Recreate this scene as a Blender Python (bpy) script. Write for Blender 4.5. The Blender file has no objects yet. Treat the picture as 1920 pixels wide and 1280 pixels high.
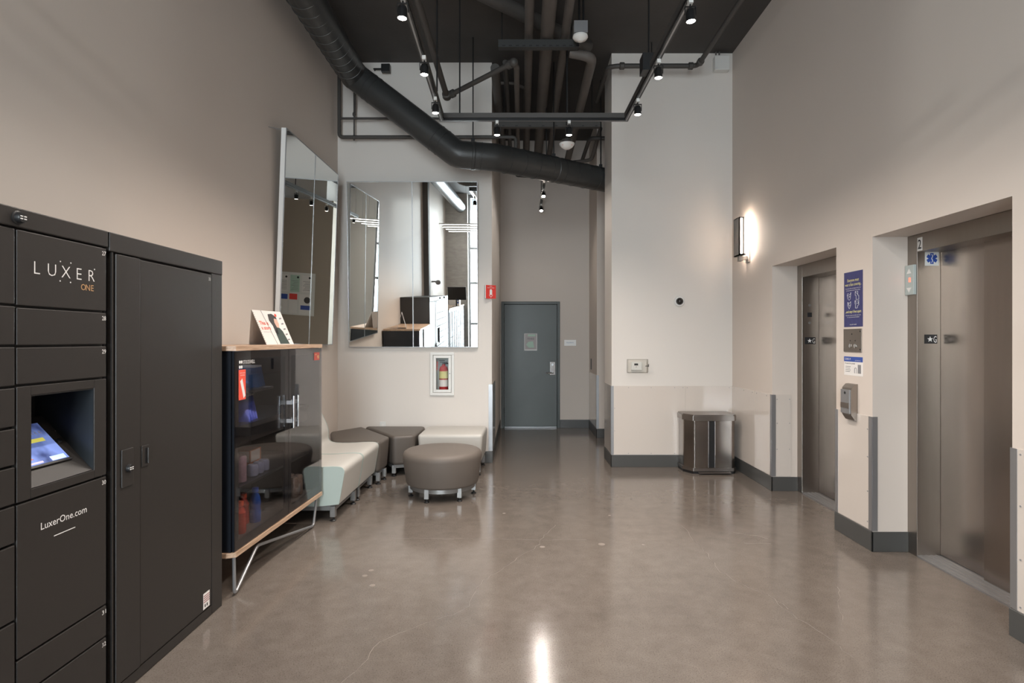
import bpy, math, random
from mathutils import Vector, Matrix
random.seed(7)
S = bpy.context.scene
COL = S.collection
F = 1080.0; HC = 1.52; CX = 977.0; CY = 636.0
# ------------------------------------------------------------------ camera, sky, lights, exposure
cd = bpy.data.cameras.new('camera'); cam = bpy.data.objects.new('camera', cd); COL.objects.link(cam)
cam.location = (0, 0, HC); cam.rotation_euler = (math.radians(90), 0, 0)
cd.sensor_width = 36; cd.sensor_fit = 'HORIZONTAL'; cd.lens = 36 * F / 1920
cd.shift_x = -17 / 1920; cd.shift_y = -4 / 1920; cd.clip_start = .05
S.camera = cam
S.view_settings.view_transform = 'Standard'; S.view_settings.look = 'None'
S.view_settings.gamma = 1; S.view_settings.use_curve_mapping = False
S.view_settings.exposure = 0.46
w = bpy.data.worlds.new('sky'); S.world = w; w.use_nodes = True
w.node_tree.nodes['Background'].inputs[0].default_value = (.72, .86, 1, 1)
w.node_tree.nodes['Background'].inputs[1].default_value = 1.6

def area(name, loc, rot, sx, sy, power, col):
    l = bpy.data.lights.new(name, 'AREA'); l.shape = 'RECTANGLE'; l.size = sx; l.size_y = sy
    l.energy = power; l.color = col
    o = bpy.data.objects.new(name, l); COL.objects.link(o); o.location = loc; o.rotation_euler = rot
    return o
R90 = math.radians(90)
area('daylight_through_windows', (-.75, -4.25, 2.4), (R90, 0, 0), 1.7, 4.3, 380, (.97, .98, 1))
def toward(p, q): return (Vector(q) - Vector(p)).to_track_quat('-Z', 'Y').to_euler()
# unseen lamps added outside the windows to cast light edges on the side walls
for nm, p, q, pw in (('added_edge_light_left', (-7.67, -15.35, 6.6), (2.5, 3, 2), 520), ('added_edge_light_right', (3.92, -15.8, 6.7), (-2.2, 2.5, 2), 420)):
    area(nm, p, toward(p, q), .32, .32, pw, (1, .95, .9))
SPOT_W = 66; SPOT_COL = (1, .90, .81)

# ------------------------------------------------------------------ materials
MATS = {}
def mat(name, col, rough=.5, metal=0., var=.04, scale=8., bump=0., bscale=None, stretch=None, emit=0., coat=0., spec=.5, dist=.01):
    if name in MATS: return MATS[name]
    m = bpy.data.materials.new(name); m.use_nodes = True; nt = m.node_tree; N = nt.nodes; L = nt.links
    b = N['Principled BSDF']
    b.inputs['Roughness'].default_value = rough; b.inputs['Metallic'].default_value = metal
    b.inputs['Specular IOR Level'].default_value = spec; b.inputs['Coat Weight'].default_value = coat
    b.inputs['Coat Roughness'].default_value = .06
    tc = N.new('ShaderNodeTexCoord'); mp = N.new('ShaderNodeMapping'); L.new(tc.outputs['Object'], mp.inputs[0])
    if stretch: mp.inputs['Scale'].default_value = stretch
    n = N.new('ShaderNodeTexNoise'); n.inputs['Scale'].default_value = scale; n.inputs['Detail'].default_value = 4
    L.new(mp.outputs[0], n.inputs['Vector'])
    mx = N.new('ShaderNodeMix'); mx.data_type = 'RGBA'
    mx.inputs[6].default_value = tuple(c * (1 - var) for c in col[:3]) + (1,)
    mx.inputs[7].default_value = tuple(min(1, c * (1 + var)) for c in col[:3]) + (1,)
    L.new(n.outputs['Fac'], mx.inputs[0]); L.new(mx.outputs[2], b.inputs['Base Color'])
    if bump:
        n2 = N.new('ShaderNodeTexNoise'); n2.inputs['Scale'].default_value = bscale or scale * 6; n2.inputs['Detail'].default_value = 3
        L.new(mp.outputs[0], n2.inputs['Vector'])
        bp = N.new('ShaderNodeBump'); bp.inputs['Strength'].default_value = bump; bp.inputs['Distance'].default_value = dist
        L.new(n2.outputs['Fac'], bp.inputs['Height']); L.new(bp.outputs[0], b.inputs['Normal'])
    if emit:
        b.inputs['Emission Color'].default_value = tuple(col[:3]) + (1,); b.inputs['Emission Strength'].default_value = emit
    MATS[name] = m
    return m
M_wall = mat('painted_drywall', (.655, .585, .53), .6, var=.02, scale=1.5, bump=.05, bscale=220, dist=.002, spec=.3)
M_wallw = mat('pale_painted_drywall', (.70, .66, .62), .6, var=.02, scale=1.5, bump=.05, bscale=220, dist=.002, spec=.3)
M_tan = mat('tan_painted_drywall', (.40, .34, .28), .7, var=.02, scale=1.5, bump=.05, bscale=200, dist=.002)
M_ceil = mat('black_painted_ceiling', (.062, .057, .054), .8, var=.35, scale=1.2, bump=.2, bscale=40)
M_base = mat('grey_vinyl_base', (.070, .070, .068), .38, var=.06, scale=5)
M_panel = mat('glossy_protection_sheet', (.64, .58, .53), .12, var=.015, scale=2, bump=.12, bscale=2.2, coat=.4, dist=.02)
M_alu = mat('brushed_aluminium', (.36, .36, .37), .38, .7, var=.05, scale=30, stretch=(1, 1, .05))
M_steel = mat('brushed_stainless_steel', (.36, .31, .275), .27, 1, var=.10, scale=5, stretch=(3, 3, .25), bump=.06, bscale=160, dist=.002)
M_steel2 = mat('satin_stainless_panel', (.33, .295, .265), .33, 1, var=.06, scale=9, stretch=(3, 3, .3))
M_chrome = mat('polished_steel', (.75, .76, .78), .12, 1, var=.02)
M_leg = mat('satin_grey_leg', (.27, .265, .26), .42, .7, var=.05)
M_bin = mat('dark_brushed_steel', (.31, .275, .25), .24, 1, var=.10, scale=5, stretch=(3, 3, .25))
M_binl = mat('dark_satin_steel', (.30, .27, .25), .32, 1, var=.08)
M_lock = mat('black_powder_coat', (.0235, .0205, .019), .42, var=.12, scale=60, bump=.25, bscale=700, dist=.001)
M_lockdk = mat('dark_gap_black', (.006, .006, .007), .5, var=.1)
M_pipe = mat('dark_painted_pipe', (.060, .055, .051), .55, var=.15, scale=6, bump=.1, bscale=60)
M_pipel = mat('dusty_brown_pipe', (.105, .092, .083), .65, var=.2, scale=5, bump=.1, bscale=60)
M_duct = mat('dark_spiral_duct_paint', (.036, .037, .037), .38, var=.25, scale=4, bump=.15, bscale=30)
M_ductr = mat('glint_painted_duct_seam', (.10, .10, .098), .28, .5, var=.6, scale=9)  # lighter seam colour stands in for light streaks reflected off the duct
M_black = mat('matte_black_plastic', (.012, .012, .013), .4, var=.1)
M_track = mat('black_track_metal', (.022, .022, .023), .3, .4, var=.1)
M_white = mat('white_plastic', (.78, .77, .75), .4, var=.02)
M_offw = mat('off_white_enamel', (.72, .72, .70), .35, var=.02)
M_seatw = mat('pale_vinyl_upholstery', (.50, .485, .455), .42, var=.03, scale=3, bump=.08, bscale=300, dist=.002)
M_seatg = mat('pale_green_side_vinyl', (.40, .47, .44), .45, var=.03, scale=3, bump=.08, bscale=300, dist=.002)
M_seatb = mat('taupe_vinyl_upholstery', (.105, .089, .077), .45, var=.05, scale=3, bump=.1, bscale=300, dist=.002)
M_otto = mat('taupe_fabric_ottoman', (.125, .104, .089), .55, var=.05, scale=3, bump=.1, bscale=350, dist=.002)
M_door = mat('green_grey_door_paint', (.050, .060, .054), .38, var=.05, scale=3)
M_frame = mat('green_grey_frame_paint', (.060, .070, .067), .42, var=.05, scale=3)
M_red = mat('red_print', (.72, .05, .04), .4, var=.03)
M_redp = mat('coral_red_card', (.85, .10, .06), .45, var=.03)
M_redx = mat('red_enamel', (.45, .02, .02), .25, var=.03)
M_blue = mat('deep_blue_print', (.040, .042, .15), .45, var=.35, scale=14, stretch=(1, 6, 1.2))
M_bluei = mat('blue_ink', (.03, .08, .36), .45, var=.03)
M_yel = mat('yellow_ink', (.72, .68, .30), .5, var=.03)
M_ink = mat('black_ink', (.015, .015, .017), .5, var=.03)
M_grin = mat('grey_ink', (.25, .25, .26), .5, var=.03)
M_wink = mat('white_ink', (.80, .79, .78), .5, var=.02)
M_gold = mat('tan_gold_ink', (.55, .33, .16), .5, var=.02)
M_paper = mat('white_paper', (.80, .78, .76), .6, var=.02)
M_paperg = mat('pale_green_paper', (.45, .62, .52), .6, var=.05)
M_conc = mat('board_formed_concrete', (.42, .39, .36), .8, var=.25, scale=6, bump=.5, bscale=14, stretch=(1, 1, 3))
M_dconc = mat('dark_grey_pilaster', (.17, .165, .16), .7, var=.2, scale=5, bump=.2)
M_mailb = mat('pale_mailbox_metal', (.12, .135, .15), .55, .0, var=.04)
M_skin = mat('printed_skin_tone', (.70, .45, .36), .6, var=.03)
M_dgreen = mat('printed_dark_green', (.05, .075, .068), .6, var=.1)
M_hair = mat('printed_dark_hair', (.06, .055, .055), .6, var=.1)

def nodes(m): return m.node_tree.nodes, m.node_tree.links
def mirror_mat():
    m = mat('mirror_silver', (.90, .92, .91), .0, 1, var=.002); return m
M_mir = mirror_mat()
def glass_mat(name, tint, ior, rough=.0):
    m = bpy.data.materials.new(name); m.use_nodes = True; N, L = nodes(m)
    N.remove(N['Principled BSDF']); out = N['Material Output']
    t = N.new('ShaderNodeBsdfTransparent'); t.inputs[0].default_value = tint
    g = N.new('ShaderNodeBsdfGlossy'); g.inputs['Roughness'].default_value = rough
    lw = N.new('ShaderNodeLayerWeight'); lw.inputs[0].default_value = .5; pw = N.new('ShaderNodeMath'); pw.operation = 'POWER'; pw.inputs[1].default_value = 5
    fr = N.new('ShaderNodeMapRange'); r0 = ((ior - 1) / (ior + 1)) ** 2; fr.inputs['To Min'].default_value = r0; fr.inputs['To Max'].default_value = 1
    L.new(lw.outputs['Facing'], pw.inputs[0]); L.new(pw.outputs[0], fr.inputs[0])
    mx = N.new('ShaderNodeMixShader'); L.new(fr.outputs[0], mx.inputs[0]); L.new(t.outputs[0], mx.inputs[1]); L.new(g.outputs[0], mx.inputs[2])
    L.new(mx.outputs[0], out.inputs[0]); MATS[name] = m
    return m
M_glass = glass_mat('clear_window_glass', (.93, .97, .98, 1), 1.3)
M_smoke = glass_mat('smoked_door_glass', (.84, .82, .82, 1), 1.85)
M_cover = glass_mat('clear_polycarbonate', (.96, .96, .95, 1), 1.4, .05)
def emis(name, col, s):
    m = bpy.data.materials.new(name); m.use_nodes = True; N, L = nodes(m)
    b = N['Principled BSDF']; b.inputs['Base Color'].default_value = (*col, 1); b.inputs['Emission Color'].default_value = (*col, 1); b.inputs['Emission Strength'].default_value = s
    MATS[name] = m; return m
E_lamp = emis('lamp_lens_glow', (1, .88, .76), 45)
E_sconce = emis('sconce_tube_glow', (1, .88, .76), 22)
E_line = emis('linear_light_glow', (1, .97, .93), 6)
E_redled = emis('red_indicator_glow', (1, .10, .06), 2.5)
E_strip = emis('cabinet_led_strip_glow', (.75, .85, 1), 9)

# polished concrete floor
def floor_mat():
    m = bpy.data.materials.new('polished_concrete'); m.use_nodes = True; N, L = nodes(m); b = N['Principled BSDF']
    tc = N.new('ShaderNodeTexCoord')
    def noise(sc, det, ro=.55):
        n = N.new('ShaderNodeTexNoise'); n.inputs['Scale'].default_value = sc; n.inputs['Detail'].default_value = det; n.inputs['Roughness'].default_value = ro
        L.new(tc.outputs['Object'], n.inputs['Vector']); return n
    big = noise(.9, 5); mid = noise(9, 8, .65); fine = noise(150, 4, .8)
    r1 = N.new('ShaderNodeValToRGB'); r1.color_ramp.elements[0].position = .3; r1.color_ramp.elements[1].position = .72
    r1.color_ramp.elements[0].color = (.120, .100, .086, 1); r1.color_ramp.elements[1].color = (.190, .162, .141, 1)
    a = N.new('ShaderNodeMath'); a.operation = 'MULTIPLY_ADD'; a.inputs[1].default_value = .55
    L.new(mid.outputs['Fac'], a.inputs[0]); h = N.new('ShaderNodeMath'); h.operation = 'MULTIPLY'; h.inputs[1].default_value = .45
    L.new(big.outputs['Fac'], h.inputs[0]); L.new(h.outputs[0], a.inputs[2]); L.new(a.outputs[0], r1.inputs[0])
    r2 = N.new('ShaderNodeValToRGB'); e = r2.color_ramp.elements; e[0].position = .34; e[0].color = (.38, .37, .36, 1); e[1].position = .46; e[1].color = (1, 1, 1, 1)
    k = e.new(.60); k.color = (1, 1, 1, 1); k = e.new(.68); k.color = (1.6, 1.55, 1.5, 1)
    L.new(fine.outputs['Fac'], r2.inputs[0])
    mu = N.new('ShaderNodeMix'); mu.data_type = 'RGBA'; mu.blend_type = 'MULTIPLY'; mu.inputs[0].default_value = 1
    L.new(r1.outputs[0], mu.inputs[6]); L.new(r2.outputs[0], mu.inputs[7]); L.new(mu.outputs[2], b.inputs['Base Color'])
    mr = N.new('ShaderNodeMapRange'); mr.inputs['To Min'].default_value = .09; mr.inputs['To Max'].default_value = .20
    L.new(mid.outputs['Fac'], mr.inputs[0]); L.new(mr.outputs[0], b.inputs['Roughness'])
    b.inputs['Specular IOR Level'].default_value = .8
    bp = N.new('ShaderNodeBump'); bp.inputs['Strength'].default_value = .02; bp.inputs['Distance'].default_value = .008
    n3 = noise(2.2, 3); L.new(n3.outputs['Fac'], bp.inputs['Height']); L.new(bp.outputs[0], b.inputs['Normal'])
    return m
M_floor = floor_mat()
M_crack = mat('pale_crack_filler', (.235, .20, .175), .3, var=.1)
def wood_mat():
    m = bpy.data.materials.new('pale_oak_veneer'); m.use_nodes = True; N, L = nodes(m); b = N['Principled BSDF']
    tc = N.new('ShaderNodeTexCoord'); mp = N.new('ShaderNodeMapping'); mp.inputs['Scale'].default_value = (8, 1.2, 30)
    n = N.new('ShaderNodeTexNoise'); n.inputs['Scale'].default_value = 5; n.inputs['Detail'].default_value = 6; n.inputs['Distortion'].default_value = .6
    r = N.new('ShaderNodeValToRGB'); r.color_ramp.elements[0].color = (.36, .23, .15, 1); r.color_ramp.elements[1].color = (.58, .41, .29, 1)
    r.color_ramp.elements[0].position = .35; r.color_ramp.elements[1].position = .65
    L.new(tc.outputs['Object'], mp.inputs[0]); L.new(mp.outputs[0], n.inputs['Vector']); L.new(n.outputs['Fac'], r.inputs[0]); L.new(r.outputs[0], b.inputs['Base Color'])
    b.inputs['Roughness'].default_value = .4
    return m
M_wood = wood_mat()
def screen_mat():
    m = bpy.data.materials.new('tablet_screen_picture'); m.use_nodes = True; N, L = nodes(m); b = N['Principled BSDF']
    tc = N.new('ShaderNodeTexCoord'); n = N.new('ShaderNodeTexNoise'); n.inputs['Scale'].default_value = 9; n.inputs['Detail'].default_value = 3
    r = N.new('ShaderNodeValToRGB'); r.color_ramp.elements[0].position = .35; r.color_ramp.elements[1].position = .62
    r.color_ramp.elements[0].color = (.05, .07, .20, 1); r.color_ramp.elements[1].color = (.22, .32, .75, 1)
    L.new(tc.outputs['Object'], n.inputs['Vector']); L.new(n.outputs['Fac'], r.inputs[0])
    L.new(r.outputs[0], b.inputs['Base Color']); L.new(r.outputs[0], b.inputs['Emission Color']); b.inputs['Emission Strength'].default_value = .4
    b.inputs['Roughness'].default_value = .1
    return m
M_screen = screen_mat()

# ------------------------------------------------------------------ mesh helpers
def at(px, py, Y):
    return Vector(((px - CX) * Y / F, Y, HC - (py - CY) * Y / F))
WORLD = {}
def wl(o): return WORLD.get(o.name, Vector((0, 0, 0)))
class MB:
    def __init__(s): s.v = []; s.f = []; s.sm = []
    def add(s, vs, fs, smooth=False):
        b = len(s.v); s.v += [Vector(p) for p in vs]; s.f += [tuple(i + b for i in f) for f in fs]; s.sm += [smooth] * len(fs); return s
    def obox(s, o, u, v, w):
        o, u, v, w = map(Vector, (o, u, v, w))
        if u.cross(v).dot(w) < 0: u, v = v, u
        p = [o, o + u, o + u + v, o + v, o + w, o + u + w, o + u + v + w, o + v + w]
        return s.add(p, [(3, 2, 1, 0), (4, 5, 6, 7), (0, 1, 5, 4), (1, 2, 6, 5), (2, 3, 7, 6), (3, 0, 4, 7)])
    def box(s, x0, x1, y0, y1, z0, z1):
        return s.obox((x0, y0, z0), (x1 - x0, 0, 0), (0, y1 - y0, 0), (0, 0, z1 - z0))
    def ring(s, c, t, r, n, up=None):
        t = Vector(t).normalized(); a = up or (Vector((0, 0, 1)) if abs(t.z) < .9 else Vector((1, 0, 0)))
        u = (a - t * a.dot(t)).normalized(); v = t.cross(u)
        return [Vector(c) + (u * math.cos(2 * math.pi * i / n) + v * math.sin(2 * math.pi * i / n)) * r for i in range(n)]
    def loft(s, rings, caps=True, smooth=True):
        n = len(rings[0]); vs = [p for r in rings for p in r]; fs = []
        for k in range(len(rings) - 1):
            for i in range(n):
                j = (i + 1) % n; fs.append((k * n + i, k * n + j, (k + 1) * n + j, (k + 1) * n + i))
        s.add(vs, fs, smooth)
        if caps:
            s.add(rings[0], [tuple(reversed(range(n)))]); s.add(rings[-1], [tuple(range(n))])
        return s
    def cyl(s, a, b, r, r2=None, n=16):
        a = Vector(a); b = Vector(b); t = b - a
        return s.loft([s.ring(a, t, r, n), s.ring(b, t, r if r2 is None else r2, n)])
    def tube(s, pts, r, n=12, fillet=0., closed=False):
        P = [Vector(p) for p in pts]
        if fillet:
            Q = [P[0]]
            for i in range(1, len(P) - 1):
                a = (P[i - 1] - P[i]); c = (P[i + 1] - P[i]); d = min(fillet, a.length * .45, c.length * .45)
                p0 = P[i] + a.normalized() * d; p2 = P[i] + c.normalized() * d
                for k in range(6):
                    t = k / 5; Q.append(p0 * (1 - t) ** 2 + P[i] * 2 * t * (1 - t) + p2 * t * t)
            Q.append(P[-1]); P = Q
        rings = []; up = None
        for i, p in enumerate(P):
            t = (P[min(i + 1, len(P) - 1)] - P[i]).normalized() + (P[i] - P[max(i - 1, 0)]).normalized()
            if t.length < 1e-6: t = P[min(i + 1, len(P) - 1)] - P[max(i - 1, 0)]
            t.normalize()
            if up is None: up = Vector((0, 0, 1)) if abs(t.z) < .9 else Vector((1, 0, 0))
            u = (up - t * up.dot(t)).normalized(); up = u; v = t.cross(u)
            k = 1.0
            if 0 < i < len(P) - 1:
                c = (P[i + 1] - P[i]).normalized().dot(t); k = 1 / max(.6, c)
            rings.append([p + (u * math.cos(2 * math.pi * j / n) + v * math.sin(2 * math.pi * j / n)) * r * (k if k < 1.08 else 1.04) for j in range(n)])
        return s.loft(rings)
    def lathe(s, c, prof, n=32, axis=(0, 0, 1)):
        c = Vector(c); ax = Vector(axis).normalized(); rings = []
        for r, z in prof: rings.append(s.ring(c + ax * z, ax, max(r, 1e-4), n))
        return s.loft(rings)
    def prism(s, poly, ext, smooth=False):
        P = [Vector(p) for p in poly]; e = Vector(ext); n = len(P)
        nrm = Vector((0, 0, 0))
        for i in range(n): nrm += P[i].cross(P[(i + 1) % n])
        if nrm.dot(e) < 0: P.reverse()
        vs = P + [p + e for p in P]
        fs = [tuple(reversed(range(n))), tuple(range(n, 2 * n))] 
        s.add(vs, fs); s.add(vs, [(i, (i + 1) % n, n + (i + 1) % n, n + i) for i in range(n)], smooth); return s
    def ellip(s, c, rx, ry, rz, n=20, m=10):
        c = Vector(c); rings = []
        for k in range(m + 1):
            a = math.pi * k / m; sr = max(math.sin(a), .001); z = -math.cos(a)
            rings.append([c + Vector((rx * sr * math.cos(2 * math.pi * i / n), ry * sr * math.sin(2 * math.pi * i / n), rz * z)) for i in range(n)])
        return s.loft(rings, caps=False)
    def build(s, name, m, parent=None, bevel=0., seg=2, kind=None, label=None, cat=None, group=None, angle=35, weld=False):
        lo = Vector((min(p.x for p in s.v), min(p.y for p in s.v), min(p.z for p in s.v)))
        hi = Vector((max(p.x for p in s.v), max(p.y for p in s.v), max(p.z for p in s.v)))
        c = (lo + hi) / 2; c.z = lo.z
        me = bpy.data.meshes.new(name); me.from_pydata([tuple(p - c) for p in s.v], [], s.f); me.update()
        me.polygons.foreach_set('use_smooth', s.sm)
        if any(s.sm):
            import bmesh
            bm = bmesh.new(); bm.from_mesh(me); bmesh.ops.remove_doubles(bm, verts=bm.verts, dist=1e-5)
            bmesh.ops.recalc_face_normals(bm, faces=bm.faces); bm.to_mesh(me); bm.free()
            me.set_sharp_from_angle(angle=math.radians(angle))
        me.materials.append(m)
        o = bpy.data.objects.new(name, me); COL.objects.link(o)
        if parent: o.parent = parent; o.location = c - wl(parent)
        else: o.location = c
        WORLD[o.name] = c
        if bevel:
            b = o.modifiers.new('bevel', 'BEVEL'); b.width = bevel; b.segments = seg; b.limit_method = 'ANGLE'; b.angle_limit = math.radians(30)
            b.harden_normals = False
        tag(o, label, cat, group, kind)
        return o
def tag(o, label=None, cat=None, group=None, kind=None):
    for k, v in (('label', label), ('category', cat), ('group', group), ('kind', kind)):
        if v: o[k] = v
    return o
def thing(name, loc, label, cat, group=None):
    o = bpy.data.objects.new(name, None); COL.objects.link(o); o.location = loc; o.empty_display_size = .1
    WORLD[o.name] = Vector(loc); return tag(o, label, cat, group)
def struct(name, mb, m, parent=None, **k):
    return mb.build(name, m, parent, kind=None if parent else 'structure', **k)
def B(*a): return MB().box(*a)
TXT = {}
def text(name, s, org, right, up, height, m, parent, width=None, spaced=None, depth=.0008, bold=0., align='L'):
    """flat printed lettering: org = baseline start (or middle), height = cap height"""
    right = Vector(right).normalized(); up = Vector(up).normalized(); nrm = right.cross(up)
    def glyphs(t):
        cu = bpy.data.curves.new('glyphs', 'FONT'); cu.body = t; cu.size = 1; cu.resolution_u = 2; cu.offset = bold
        ob = bpy.data.objects.new('glyphs', cu); COL.objects.link(ob); dg = bpy.context.evaluated_depsgraph_get()
        me = bpy.data.meshes.new_from_object(ob.evaluated_get(dg)); bpy.data.objects.remove(ob); bpy.data.curves.remove(cu)
        vs = [Vector(v.co) for v in me.vertices]; fs = [tuple(p.vertices) for p in me.polygons]; bpy.data.meshes.remove(me); return vs, fs
    k = height / .70; mbx = MB()
    if spaced:
        for i, ch in enumerate(s):
            vs, fs = glyphs(ch); x0 = min(v.x for v in vs); x1 = max(v.x for v in vs)
            off = spaced * i + (-(x0 + x1) / 2 * k)
            mbx.add([Vector(org) + right * (v.x * k + off) + up * (v.y * k) + nrm * depth for v in vs], fs)
    else:
        vs, fs = glyphs(s)
        if not vs: return None
        x0 = min(v.x for v in vs); x1 = max(v.x for v in vs); kx = k
        if width: kx = width / (x1 - x0)
        off = -x0 * kx if align == 'L' else -(x0 + x1) / 2 * kx
        mbx.add([Vector(org) + right * (v.x * kx + off) + up * (v.y * k) + nrm * depth for v in vs], fs)
    return mbx.build(name, m, parent)
def plate(name, org, right, up, wd, ht, m, parent, t=.0006, off=0., **k):
    right = Vector(right).normalized(); up = Vector(up).normalized(); n = right.cross(up)
    return MB().obox(Vector(org) + n * off, right * wd, up * ht, n * t).build(name, m, parent, **k)
def copy_tree(o, delta, label=None):
    c = o.copy(); COL.objects.link(c); c.location = o.location + Vector(delta)
    if label: c['label'] = label
    for ch in list(o.children):
        d = ch.copy(); COL.objects.link(d); d.parent = c
        for g in ch.children:
            e = g.copy(); COL.objects.link(e); e.parent = d
    return c
RL = ((0, 1, 0), (0, 0, 1))      # right/up on a face looking +X
RR = ((0, -1, 0), (0, 0, 1))     # right/up on a face looking -X
RF = ((1, 0, 0), (0, 0, 1))      # right/up on a face looking -Y
RB = ((-1, 0, 0), (0, 0, 1))     # right/up on a face looking +Y

# ------------------------------------------------------------------ the room
XL, XR, ZC = -2.26, 2.52, 4.93
YB, YBR, YD = 7.10, 6.87, 9.89
YW = -3.8
XE = XR + .256
fl = struct('floor', B(-2.6, 3.2, YW - .2, 10.2, -.1, 0), M_floor)
struct('ceiling', B(-2.6, 3.2, YW - .2, 10.2, ZC, ZC + .12), M_ceil)
wL = struct('wall_left', B(XL - .15, XL, YW, YB, 0, ZC), M_wall)
fx0, fx1, fz0, fz1 = -1.085, -.855, .865, 1.325      # recess of the extinguisher cabinet
m = MB().box(XL - .15, fx0, YB, YD + .15, 0, ZC).box(fx1, -.36, YB, YD + .15, 0, ZC)
m.box(fx0, fx1, YB, YB + .3, 0, fz0).box(fx0, fx1, YB, YB + .3, fz1, ZC).box(fx0, fx1, YB + .16, YB + .3, fz0, fz1)
wBL = struct('wall_back_left', m, M_wallw)
m = MB().box(-.36, -.34, YD, YD + .15, 0, ZC).box(.668, 2.0, YD, YD + .15, 0, ZC).box(-.34, .668, YD, YD + .15, 2.17, ZC).box(-.34, .668, YD + .12, YD + .15, 0, 2.17)
wD = struct('wall_corridor_end', m, M_wall)
wCR = struct('wall_corridor_right', B(1.17, 1.9, 8.89, YD, 0, ZC), M_wall)
struct('wall_recess', B(1.9, 2.05, 7.3, YD, 0, ZC), M_wall)
wBR = struct('wall_back_right', B(1.08, XE, YBR, 7.43, 0, ZC), M_wallw)
EO = [(2.955, 4.13), (4.605, 5.778)]
EH = 2.255
m = MB().box(XR, XE, -2, EO[0][0], 0, ZC).box(XR, XE, EO[0][1], EO[1][0], 0, ZC).box(XR, XE, EO[1][1], YBR, 0, ZC)
for a, b in EO: m.box(XR, XE, a, b, EH, ZC)
wR = struct('wall_right', m, M_wall)
struct('wall_shaft_light_block', B(3.0, 3.15, -2, 7.4, 0, ZC), M_black)  # unseen black wall added behind the elevator doors to stop light leaking in
wT = struct('wall_behind_right', B(1.0, 3.15, YW, -2, 0, 4.3), M_tan)
struct('wall_behind_right_upper', B(1.3, 3.15, YW, -2.3, 4.3, ZC), M_wallw)
# concrete column and windows behind the camera
cc = struct('wall_behind_concrete_column', B(XL - .15, -1.6, YW, YW + .45, 0, ZC), M_conc)
struct('wall_left_pilaster', B(XL - .02, XL + .12, .385, .596, 0, ZC), M_dconc)
struct('wall_behind', B(.18, 1.0, YW, YW + .15, 0, ZC), M_wallw)
wn = thing('window_1', (-.3, YW, 0), None, None); wn['kind'] = 'structure'
m = MB()
for x in (-1.6, -.74, .12): m.box(x, x + .06, YW, YW + .12, 0, ZC)
for z in (0, 1.0, 2.25, 3.3, ZC - .08): m.box(-1.6, .18, YW + .01, YW + .11, z, z + .07)
m.build('window_frame', M_alu, wn)
for x in (-1.54, -.68):
    for z0, z1 in ((.07, 1.0), (1.07, 2.25), (2.32, 3.3), (3.37, ZC - .08)):
        B(x, x + .80, YW + .05, YW + .058, z0, z1).build('pane', M_glass, wn)

# baseboards
BH, BT = .142, .010
def bb(n, *boxes):
    mm = MB()
    for b in boxes: mm.box(*b, 0, BH)
    return struct(n, mm, M_base, bevel=.002, seg=1)
bb('baseboard_left', (XL, XL + BT, 4.9, YB))
bb('baseboard_back_left', (XL, -.36, YB - BT, YB))
bb('baseboard_corridor_left', (-.36, -.36 + BT, YB - BT, YD))
bb('baseboard_corridor_end', (.668, 1.17, YD - BT, YD))
bb('baseboard_corridor_right', (1.17 - BT, 1.17, 8.89 - BT, YD), (1.17 - BT, 1.9, 8.89 - BT, 8.89))
bb('baseboard_back_right', (1.08 - BT, XR, YBR - BT, YBR), (1.08 - BT, 1.08, YBR - BT, 7.43))
bb('baseboard_right', (XR - BT, XR, EO[1][1] - BT, YBR - BT), (XR - BT, XE, EO[1][1] - BT, EO[1][1]),
   (XR - BT, XR, EO[0][1] - BT, EO[1][0] + BT), (XR - BT, XE, EO[0][1] - BT, EO[0][1]), (XR, XE, EO[1][0], EO[1][0] + BT),
   (XR - BT, XR, -2, EO[0][0] + BT), (XR, XE, EO[0][0], EO[0][0] + BT))
# shiny protection sheets, corner guards and screws on the lower walls
PZ0, PZ1 = BH + .006, .965
def screws(parent, pts, nrm):
    n = Vector(nrm)
    for p in pts: MB().cyl(Vector(p), Vector(p) + n * .003, .0045, n=8).build('screw', M_grin, parent)
T = .005
M_pdark = mat('shade_painted_sheet', (.42, .37, .33), .1, var=.02, coat=.3)  # darker copy of the protection sheet, shade painted into its colour
B(1.10, 1.955, YBR - T, YBR, PZ0, PZ1).build('protection_panel', M_panel, wBR)
B(1.958, XR - .004, YBR - T, YBR, PZ0, PZ1).build('protection_panel', M_panel, wBR)
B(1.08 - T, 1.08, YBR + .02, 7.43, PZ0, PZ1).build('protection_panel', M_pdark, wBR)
MB().box(1.074, 1.104, YBR - T - .002, YBR - T, PZ0, PZ1).box(1.074 - .002, 1.074, YBR - T, YBR + .025, PZ0, PZ1).build('corner_guard', M_alu, wBR)
screws(wBR, [(x, YBR - T, PZ1 - .02) for x in (1.28, 1.55, 1.83, 1.93, 1.98, 2.48)] + [(x, YBR - T, PZ0 + .015) for x in (1.28, 1.55, 1.83)] + [(1.115, YBR - T, z) for z in (.7, .43)], (0, -1, 0))
B(XR - T, XR, 6.21, YBR - .006, PZ0, PZ1).build('protection_panel', M_panel, wR)
B(XR - T, XR, EO[1][1] + .02, 6.207, PZ0, PZ1).build('protection_panel', M_panel, wR)
B(XR + .03, XE - .07, EO[1][1] - T, EO[1][1], PZ0, PZ1).build('protection_panel', M_panel, wR)
B(XR - T, XR, EO[0][1] + .02, EO[1][0] - .01, PZ0, PZ1).build('protection_panel', M_panel, wR)
B(XR - T, XR, -1.9, EO[0][0] - .02, PZ0, PZ1).build('protection_panel', M_panel, wR)
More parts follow.
